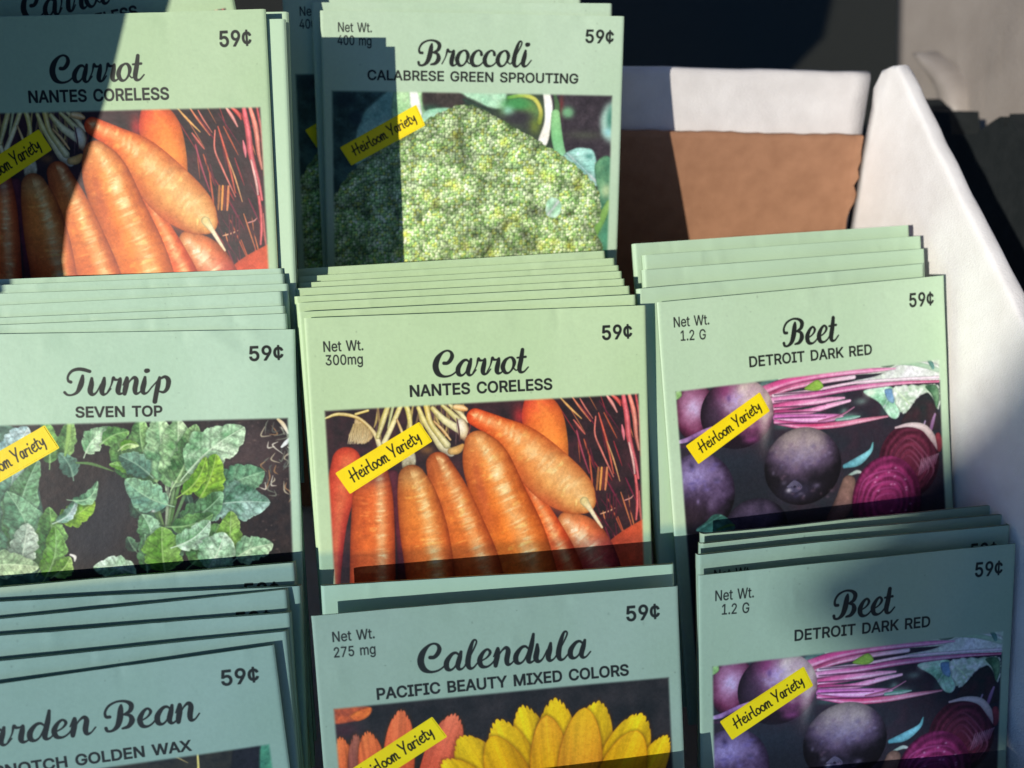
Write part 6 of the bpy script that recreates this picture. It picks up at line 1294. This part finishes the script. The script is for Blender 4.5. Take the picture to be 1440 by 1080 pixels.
for i, (tr, tl) in enumerate((((1417.5, 737), (982, 779)), ((1412, 722), (983, 763)), ((1406.5, 709), (982.5, 751)))):
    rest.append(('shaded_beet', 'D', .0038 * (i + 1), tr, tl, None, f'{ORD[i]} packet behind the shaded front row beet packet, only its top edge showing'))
rest.append(('plain', 'G', .006, (948, 793), (459, 823), None, 'single packet standing close behind the calendula packet, a strip of shadow across it'))
for i, (tr, y) in enumerate((((404, 887), 928.7), ((409, 860.5), 893), ((404, 829), 869.6), ((424, 822), 845), ((414.8, 790), 825))):
    rest.append(('bean', 'H', .0021 * (i + 1), tr, None, (0, y), f'{ORD[i]} packet behind the garden bean packet, only its blue green top strip showing'))
rest.append(('broccoli', 'B', .0025, (861, 5.5), (446, 4), None, 'packet directly behind the broccoli packet, its sunlit top strip showing'))
rest.append(('broccoli', 'B', .0050, (817, -8), (408, -6), None, 'packet at the back of the broccoli stack, shoved sideways so its shaded edge sticks out'))
rest.append(('plain', 'A', .0012, (401, 27), (-84, 38), None, 'packet just behind the half shaded carrot packet, a bright narrow edge showing'))
rest.append(('plain', 'A', .0042, (405, 17), (-70, 24), None, 'second packet behind the half shaded carrot packet, its top corner standing proud'))
rest.append(('dimmed_carrot', 'A', .0080, (303, -124), (-131, -28), None, 'tilted carrot packet standing highest at the back in the dark corner'))
rest.append(('calendula', 'G', -.0080, (958, 1090), (446, 1152), None, 'packet in front of the calendula packet at the very bottom'))
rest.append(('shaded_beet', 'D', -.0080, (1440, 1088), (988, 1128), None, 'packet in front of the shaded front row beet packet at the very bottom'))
for i, (kind, k, s, tr, tl, edge, label) in enumerate(rest):
    T, M = behind(k, s, tr, tl, edge)
    thin = k in 'EA'
    seed_packet(kind, T, M, label, False, seed=100 + i, amp=.00005 if thin else .00017, bulge=.0001 if thin else .00025, th=.0005 if thin else .0009, dents=14)

# ------------------------------------------------------------------ the box
white = plain('white_card', (.77, .735, .71), (.85, .82, .80), 130, .8, [(2400, .5, .0003), (500, .2, .0004), (45, .10, .0008)], detail=9)
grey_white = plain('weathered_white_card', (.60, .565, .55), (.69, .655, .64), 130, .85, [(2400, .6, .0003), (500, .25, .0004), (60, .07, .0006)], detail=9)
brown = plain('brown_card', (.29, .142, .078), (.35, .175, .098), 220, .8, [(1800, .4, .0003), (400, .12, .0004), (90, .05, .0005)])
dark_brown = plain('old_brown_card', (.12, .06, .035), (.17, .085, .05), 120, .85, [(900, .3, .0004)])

box = empty('cardboard_box', Matrix.Translation((0, -.05, 0)))
tag(box, 'open white cardboard display box holding the rows of seed packets', 'box')
BK, BC, YW = .6724, -.03275, .09        # back wall: y = BK z + BC + YW (.127 - x)


def deep(x, z):
    # the wall stands steeper below its fold, away from the side wall
    return .28 * max(0, .153 - z) * min(1, max(0, (.127 - x) / .05))


bn = np.array([0, 1, -BK]) / math.hypot(1, BK)
bu = np.array([0, BK, 1]) / math.hypot(1, BK)


def world_child(name, V, F, mat, parent, smooth=True):
    me = mesh(name, V, F, smooth=smooth)
    o = link(name, me, mat)
    o.parent = parent
    o.matrix_parent_inverse = parent.matrix_world.inverted()
    return o


bpy.context.view_layer.update()
rw = random.Random(8)


def slab(prof, ts, fn, closed_ends=True):
    """sweep a closed profile (list of 2-D points) along ts; fn(t, p) -> world point"""
    V, F = [], []
    n = len(prof)
    for t in ts:
        for p in prof:
            V.append(fn(t, p))
    for j in range(len(ts) - 1):
        for i in range(n):
            a, b = j * n + i, j * n + (i + 1) % n
            F.append((a, b, b + n, a + n))
    F.append(tuple(range(n))[::-1])
    F.append(tuple(range((len(ts) - 1) * n, len(ts) * n)))
    return V, F


# back wall: a folded slab leaning back, its inner face 0, its outer face 4.5 mm behind
ztop = .1678
prof = [(0, ztop - .0016), (.0004, ztop - .0006), (.0012, ztop), (.0034, ztop + .0003), (.0044, ztop - .0004), (.0048, ztop - .0016), (.0048, .0)]
low = [(0, z) for z in np.linspace(.0, ztop - .004, 14)]
xs = list(np.linspace(-.1285, .1262, 46))


def bw(x, p):
    o, z = p
    wob = .00006 * math.sin(x * 190) * math.sin(z * 60 + 1) + .0001 * math.sin(x * 61 + z * 90)
    tear = 0
    if z > ztop - .003:
        z = z + .00005 * math.sin(x * 420) + .0001 * math.sin(x * 1300)
    z = z - .02 * (.127 - x) * z / ztop
    q = np.array([x, BK * z + BC + YW * (.127 - x) + deep(x, z), z]) + bn * (o + wob * (1 if o == 0 else .4))
    return q


V, F = slab(low + prof, xs, bw)
world_child('back_wall', V, F, grey_white, box)

# the side wall with its rolled rim, cut off slantwise where it meets the back wall
def rim(y):
    h = .1668 + .098 * (y + .015)
    ye = .0795
    d = max(0, .010 - (ye - y)) / .010
    return h - .0065 * d * d


def side_wall(name, sx, x_in, x_out, zf, y0=-.205):
    V, F = [], []
    ny = 60
    outline = []
    r = (x_out - x_in) / 2
    inner = list(np.linspace(0, 1, 16))
    arc = [math.pi - i / 10 * math.pi for i in range(11)]
    for j in range(ny + 1):
        row = []
        t = (j / ny) ** .8
        for s in inner[:-1]:
            row.append((x_in, s))
        for a in arc:
            ca, sa = math.cos(a), math.sin(a)
            px_ = abs(ca) ** (.42 if ca < 0 else .8) * (1 if ca > 0 else -1)
            row.append((x_in + r + r * px_, 1 + .9 * sa ** (.55 if ca < 0 else .9) * r * 10))
        for s in inner[::-1][1:]:
            row.append((x_out, s))
        for x, s in row:
            # follow the slanted cut: y end depends on height
            ztop_ = None
            yy = y0
            for _ in range(3):
                zt = zf(yy) - r
                z = zt * min(s, 1) + (s - 1) / 10 / .9 * (1 if s > 1 else 0)
                ye = BK * z + BC - .0012 + (.0006 * math.sin(z * 900) + .0004 * math.sin(z * 2300))
                yy = y0 + (ye - y0) * t
            w = .0004 * math.sin(yy * 38 + z * 25) + .00012 * math.sin(yy * 110 - z * 70)
            f = .00006 * math.sin(yy * 700) + .00010 * math.sin(yy * 1900 + z * 400) + .00006 * math.sin(yy * 4100) if s > .95 else 0
            w += .0001 * math.sin(yy * 330 + z * 20) * math.exp(-((s - .9) / .25) ** 2)
            V.append((sx * (x + w), yy, z + f))
    n = len(row)
    for j in range(ny):
        for i in range(n - 1):
            a = j * n + i
            q = (a, a + 1, a + n + 1, a + n)
            F.append(q if sx > 0 else q[::-1])
    F.append(tuple(range(n)) if sx < 0 else tuple(range(n))[::-1])
    q = tuple(range(ny * n, ny * n + n))
    F.append(q if sx > 0 else q[::-1])
    return world_child(name, V, F, white, box)


side_wall('side_wall', 1, .1268, .1322, rim)
side_wall('side_wall', -1, .1290, .1335, lambda y: .122 + .098 * (y + .015))


def cuboid(x0, x1, y0, y1, z0, z1):
    V = [(x, y, z) for x in (x0, x1) for y in (y0, y1) for z in (z0, z1)]
    F = [(0, 1, 3, 2), (4, 6, 7, 5), (0, 4, 5, 1), (2, 3, 7, 6), (0, 2, 6, 4), (1, 5, 7, 3)]
    return V, F


V, F = cuboid(-.129, .127, -.205, -.2012, .0, .085)
world_child('front_wall', V, F, white, box, False)
V, F = cuboid(-.1288, .1266, -.2010, .062, .001, .004)
world_child('bottom', V, F, white, box, False)

# the brown sheet standing against the back wall
ins = empty('cardboard_sheet', Matrix.Translation((0, .03, .08)))
tag(ins, 'plain brown cardboard sheet standing against the white back wall', 'cardboard')
bpy.context.view_layer.update()
ri = random.Random(3)
rag = [ri.uniform(-1, 1) for _ in range(400)]


def rg(t):
    i = int(t) % 399
    f = t - int(t)
    return rag[i] * (1 - f) + rag[i + 1] * f


zi = .1530
ns = 70
xs = list(np.linspace(-.127, .1248, 120))
V, F = [], []
zs = list(np.linspace(.006, zi, ns))
for o in (-.0028, -.0004):
    for z in zs:
        for i, x in enumerate(xs):
            xx, zz = x, z
            if z == zs[-1]:
                zz += .00022 * rg(i * .8 + 3) + (-.0004 if o < -.002 else 0)
            if i == len(xs) - 1:
                xx += .0009 * rg(z * 900) + (.0010 if z > .135 else 0) - (.0004 if o < -.002 else 0)
            wv = .00018 * math.sin(xx * 90) * math.sin(zz * 50)
            zz -= .02 * (.127 - xx) * zz / zi
            V.append(np.array([xx, BK * zz + BC + YW * (.127 - xx) + deep(xx, zz), zz]) + bn * (o + wv))
n, m = len(xs), len(zs)
for k, s in ((0, 1), (n * m, -1)):
    for j in range(m - 1):
        for i in range(n - 1):
            a = k + j * n + i
            q = (a, a + 1, a + n + 1, a + n)
            F.append(q if s > 0 else q[::-1])
for i in range(n - 1):
    a = (m - 1) * n + i
    F.append((a, a + 1, a + 1 + n * m, a + n * m))
for j in range(m - 1):
    for i, s in ((n - 1, 1), (0, -1)):
        a = j * n + i
        q = (a + n, a, a + n * m, a + n + n * m)
        F.append(q if s < 0 else q[::-1])
world_child('sheet', V, F, brown, ins)

# card partitions between the three columns of packets
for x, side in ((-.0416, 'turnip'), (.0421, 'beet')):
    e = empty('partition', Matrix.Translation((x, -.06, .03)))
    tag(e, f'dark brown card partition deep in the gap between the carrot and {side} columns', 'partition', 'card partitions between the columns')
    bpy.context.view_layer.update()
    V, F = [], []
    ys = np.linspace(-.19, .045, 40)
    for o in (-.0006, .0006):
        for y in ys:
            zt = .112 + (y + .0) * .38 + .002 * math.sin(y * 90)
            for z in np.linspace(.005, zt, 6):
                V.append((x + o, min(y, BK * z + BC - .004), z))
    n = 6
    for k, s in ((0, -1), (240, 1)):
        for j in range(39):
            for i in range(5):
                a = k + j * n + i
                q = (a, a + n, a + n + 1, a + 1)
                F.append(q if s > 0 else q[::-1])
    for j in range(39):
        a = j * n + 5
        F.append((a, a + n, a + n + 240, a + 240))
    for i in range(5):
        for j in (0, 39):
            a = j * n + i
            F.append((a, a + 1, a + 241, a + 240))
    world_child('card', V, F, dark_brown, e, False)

# ------------------------------------------------------------------ round the box: car interior
carpet = plain('black_carpet', (.026, .027, .023), (.036, .037, .032), 400, .9, [(700, .6, .002)], spec=.1)
V = [(-3, -3, 0), (3, -3, 0), (3, 3, 0), (-3, 3, 0)]
o = link('floor', mesh('floor', V, [(0, 1, 2, 3)], smooth=False), carpet)
tag(o, 'black car floor carpet under the box', 'floor', kind='structure')

# grey moulded trim beside the box
def trim_material():
    m = bpy.data.materials.new('grey_trim')
    nt, b = nodes(m)
    tc = nt.nodes.new('ShaderNodeTexCoord')
    vo = nt.nodes.new('ShaderNodeTexVoronoi')
    vo.inputs['Scale'].default_value = 900
    n = nt.nodes.new('ShaderNodeTexNoise')
    n.inputs['Scale'].default_value = 60
    for x in (vo, n):
        nt.links.new(tc.outputs['Object'], x.inputs['Vector'])
    r = nt.nodes.new('ShaderNodeValToRGB')
    r.color_ramp.elements[0].color = (.24, .205, .18, 1)
    r.color_ramp.elements[1].color = (.33, .29, .26, 1)
    nt.links.new(n.outputs['Fac'], r.inputs['Fac'])
    nt.links.new(r.outputs['Color'], b.inputs['Base Color'])
    bp = nt.nodes.new('ShaderNodeBump')
    bp.inputs['Strength'].default_value = .25
    bp.inputs['Distance'].default_value = .0006
    nt.links.new(vo.outputs['Distance'], bp.inputs['Height'])
    nt.links.new(bp.outputs[0], b.inputs['Normal'])
    b.inputs['Roughness'].default_value = .6
    return m


trim = trim_material()
te = empty('trim_panel', Matrix.Translation((.22, .05, 0)))
tag(te, 'grey grained plastic car trim panel beyond the box rim, its lower part in shade', 'trim panel')
bpy.context.view_layer.update()
V, F = [], []
ny, nz = 50, 30
def panel(o):
    for j in range(nz + 1):
        z = .001 + .42 * j / nz
        ye = .1978 + 1.3 * (z - .0872)
        for i in range(ny + 1):
            y = -.35 + (ye + .35) * i / ny
            x = .222 + .004 / (1 + math.exp(-(y - .150) * 500)) + .0015 * math.sin(y * 22 + z * 15)
            V.append((x + o, y, z))
panel(0); panel(.012)
n = ny + 1
tot = n * (nz + 1)
for k, s in ((0, 1), (tot, -1)):
    for j in range(nz):
        for i in range(ny):
            a = k + j * n + i
            q = (a, a + n, a + n + 1, a + 1)
            F.append(q if s > 0 else q[::-1])
for j in range(nz):
    a = j * n + ny
    F.append((a, a + n, a + n + tot, a + tot))
for i in range(ny):
    a = nz * n + i
    F.append((a, a + 1, a + 1 + tot, a + tot)[::-1])
world_child('panel', V, F, trim, te)


def rod(pts, n=14):
    """a bent bar: pts = (x, y, z, r)"""
    q = catmull(pts, len(pts) * 8)
    V, F = [], []
    for i, p in enumerate(q):
        t = q[min(i + 1, len(q) - 1)][:3] - q[max(i - 1, 0)][:3]
        t = t / np.linalg.norm(t)
        a = np.cross(t, [0, 0, 1.]) if abs(t[2]) < .9 else np.cross(t, [1., 0, 0])
        a /= np.linalg.norm(a)
        b = np.cross(t, a)
        for k in range(n):
            w = 2 * math.pi * k / n
            V.append(p[:3] + (a * math.cos(w) + b * math.sin(w)) * p[3])
    for i in range(len(q) - 1):
        for k in range(n):
            u, v = i * n + k, i * n + (k + 1) % n
            F.append((u, v, v + n, u + n))
    F.append(tuple(range(n))[::-1])
    F.append(tuple(range((len(q) - 1) * n, len(q) * n)))
    return V, F


plastic = plain('grey_clip_plastic', (.27, .235, .21), (.33, .29, .26), 90, .45, [(500, .1, .0004)])
def panel_pt(p, x):
    return on_plane(p, np.array([1., 0, 0]), x)


oc = [(1306, 74), (1318, 72), (1344, 92), (1362, 118), (1367, 135), (1372, 191), (1339, 191), (1337, 152), (1340, 131), (1331, 109)]
base = np.array([panel_pt(p, .2235) for p in oc])
mid = base.mean(0)
axis = np.array([panel_pt(p, .2235) for p in ((1311, 78), (1316, 80), (1337, 100), (1350, 120), (1355, 138), (1359, 186), (1352, 186), (1350, 150), (1349, 132), (1336, 110))])
sq = lambda f, o: base + (axis - base) * f + [-o, 0, 0]
rings = [sq(0, 0), sq(0, .004), sq(.12, .0065), sq(.4, .0085), sq(.75, .0092)]
V = np.vstack(rings)
n = len(oc)
F = [(k * n + i, k * n + (i + 1) % n, (k + 1) * n + (i + 1) % n, (k + 1) * n + i) for k in range(4) for i in range(n)]
F.append(tuple(range(4 * n, 5 * n)))
world_child('clip', V, F, plastic, te, True)

# black notched sheet added to fill the dark area between box and grey panel
se = empty('dark_sheet', Matrix.Translation((.194, .05, 0)))
tag(se, 'black notched sheet added to fill the dark area before the grey panel', 'seat trim')  # seat trim here is only the added black sheet
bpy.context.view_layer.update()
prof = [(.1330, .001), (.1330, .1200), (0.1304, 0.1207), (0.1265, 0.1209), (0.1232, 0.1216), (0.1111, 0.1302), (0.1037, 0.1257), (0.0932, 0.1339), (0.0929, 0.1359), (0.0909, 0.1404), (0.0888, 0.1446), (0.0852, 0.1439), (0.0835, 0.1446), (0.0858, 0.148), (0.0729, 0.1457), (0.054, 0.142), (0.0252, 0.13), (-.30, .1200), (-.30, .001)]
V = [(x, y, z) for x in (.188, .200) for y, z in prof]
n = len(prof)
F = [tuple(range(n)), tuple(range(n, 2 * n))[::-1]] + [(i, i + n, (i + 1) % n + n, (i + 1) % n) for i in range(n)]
sheet_black = plain('black_sheet', (.013, .016, .017), (.019, .022, .023), 200, .75, [(600, .3, .0008)], spec=.15)
world_child('notched_sheet', V, F, sheet_black, se, False)

# ------------------------------------------------------------------ unseen plates added to block and tint the sunlight
L = LIGHT / np.linalg.norm(LIGHT)
e1 = np.cross(L, [0, 0, 1.]); e1 /= np.linalg.norm(e1)
e2 = np.cross(e1, L)


def sun_plate(pts, dist, th, round_=0):
    """a flat-sided piece standing square to the sunlight, outline in mm across the beam"""
    P = np.array(pts, float) / 1000
    if round_:
        P = catmull(P, len(P) * 8, True)
    n = len(P)
    V = [e1 * a + e2 * b - L * (dist + o) for o in (0, th) for a, b in P]
    F = [tuple(range(n)), tuple(range(n, 2 * n))[::-1]]
    for i in range(n):
        j = (i + 1) % n
        F.append((i, i + n, j + n, j))
    return V, F


black = plain('black_blocker', (.015, .015, .016), (.025, .025, .026), 80, .5, [(600, .2, .0006)])
pane_tint = bpy.data.materials.new('sun_dimming_tint')
pane_tint.use_nodes = True
nt = pane_tint.node_tree
nt.nodes.clear()
out = nt.nodes.new('ShaderNodeOutputMaterial')
mix = nt.nodes.new('ShaderNodeMixShader')
tr = nt.nodes.new('ShaderNodeBsdfTransparent')
gl = nt.nodes.new('ShaderNodeBsdfGlossy')
tr.inputs['Color'].default_value = (DIM[0] ** .5, DIM[1] ** .5, DIM[2] ** .5, 1)
gl.inputs['Roughness'].default_value = .02
mix.inputs[0].default_value = .03
nt.links.new(tr.outputs[0], mix.inputs[1])
nt.links.new(gl.outputs[0], mix.inputs[2])
nt.links.new(mix.outputs[0], out.inputs['Surface'])

TINT_PANE = [(-75, 20), (-33, 48.5), (8, 77.5), (59, 109.5), (68, 116.5), (100, 139), (300, 280), (300, -120), (-75, -120)]  # unseen pane, outlined so its tint dims only the front rows
SHADE_PLATE = [(-94, 60), (-76, 90), (-74, 97), (-78, 102), (-83, 112.5), (-86, 126), (-90, 140), (-96.5, 158.6), (-120, 235), (-220, 340), (-300, 200), (-260, -80), (-94, -100)]  # unseen plate, outlined to fit the shade edge on the back carrot packet
SOFT_SHADE = [(93, 300), (92.5, 230), (93, 188), (95.5, 172), (97, 155), (95, 135), (91, 121), (100, 114.5), (122, 109), (150, 100.5), (210, 91), (250, 150), (250, 290), (170, 330)]  # unseen blocker, outlined to fit the soft shade over the beet packets
C0 = -L * .35
de = empty('sun_blockers', Matrix.Translation(Vector(C0)))
tag(de, 'unseen dark plate and tinted pane added to block and dim the sun', 'sun blocker')
bpy.context.view_layer.update()
V, F = sun_plate(SHADE_PLATE, .26, .012)
world_child('shade_plate', V, F, black, de, False)
V, F = sun_plate(TINT_PANE, .36, .004)
world_child('tint_pane', V, F, pane_tint, de, False)
me_ = empty('soft_shade_blocker', Matrix.Translation(Vector(-L * 1.8)))
tag(me_, 'unseen black blocker added far toward the sun for a soft shade edge', 'wing mirror')  # wing mirror here is only the added unseen blocker
bpy.context.view_layer.update()
V, F = sun_plate(SOFT_SHADE, 1.75, .06, 1)
world_child('blocker_body', V, F, black, me_, False)

# ------------------------------------------------------------------ camera and light
cd = bpy.data.cameras.new('camera')
cam = bpy.data.objects.new('camera', cd)
COL.objects.link(cam)
Rm = Matrix([[CAM_R[i][0], -CAM_R[i][1], -CAM_R[i][2]] for i in range(3)])
cam.matrix_world = Matrix.Translation(Vector(CAM_O)) @ Rm.to_4x4()
cd.sensor_width = 36
cd.lens = FPX / 1440 * 36
cd.clip_start = .005
cd.clip_end = 60
cd.dof.use_dof = True
cd.dof.focus_distance = .178
cd.dof.aperture_fstop = 11
scene.camera = cam

sd = bpy.data.lights.new('sun', 'SUN')
sd.energy = 5.0
sd.angle = math.radians(.5)
sd.color = (1, .95, .84)
so = bpy.data.objects.new('sun', sd)
COL.objects.link(so)
so.rotation_euler = Vector(LIGHT).to_track_quat('-Z', 'Y').to_euler()

wd = bpy.data.worlds.new('World')
scene.world = wd
wd.use_nodes = True
nt = wd.node_tree
sky = nt.nodes.new('ShaderNodeTexSky')
sky.sky_type = 'NISHITA'
sky.sun_disc = False
sky.ozone_density = 8.0
sky.dust_density = .2
sky.sun_elevation = math.asin(-L[2])
sky.sun_rotation = math.atan2(-L[0], -L[1])
nt.links.new(sky.outputs[0], nt.nodes['Background'].inputs['Color'])
nt.nodes['Background'].inputs['Strength'].default_value = .095
vs_ = scene.view_settings
vs_.view_transform = 'Standard'
vs_.look = 'None'
vs_.exposure = -.2
vs_.gamma = 1
vs_.use_curve_mapping = False
scene.render.engine = 'CYCLES'
scene.cycles.max_bounces = 6
scene.cycles.use_denoising = True
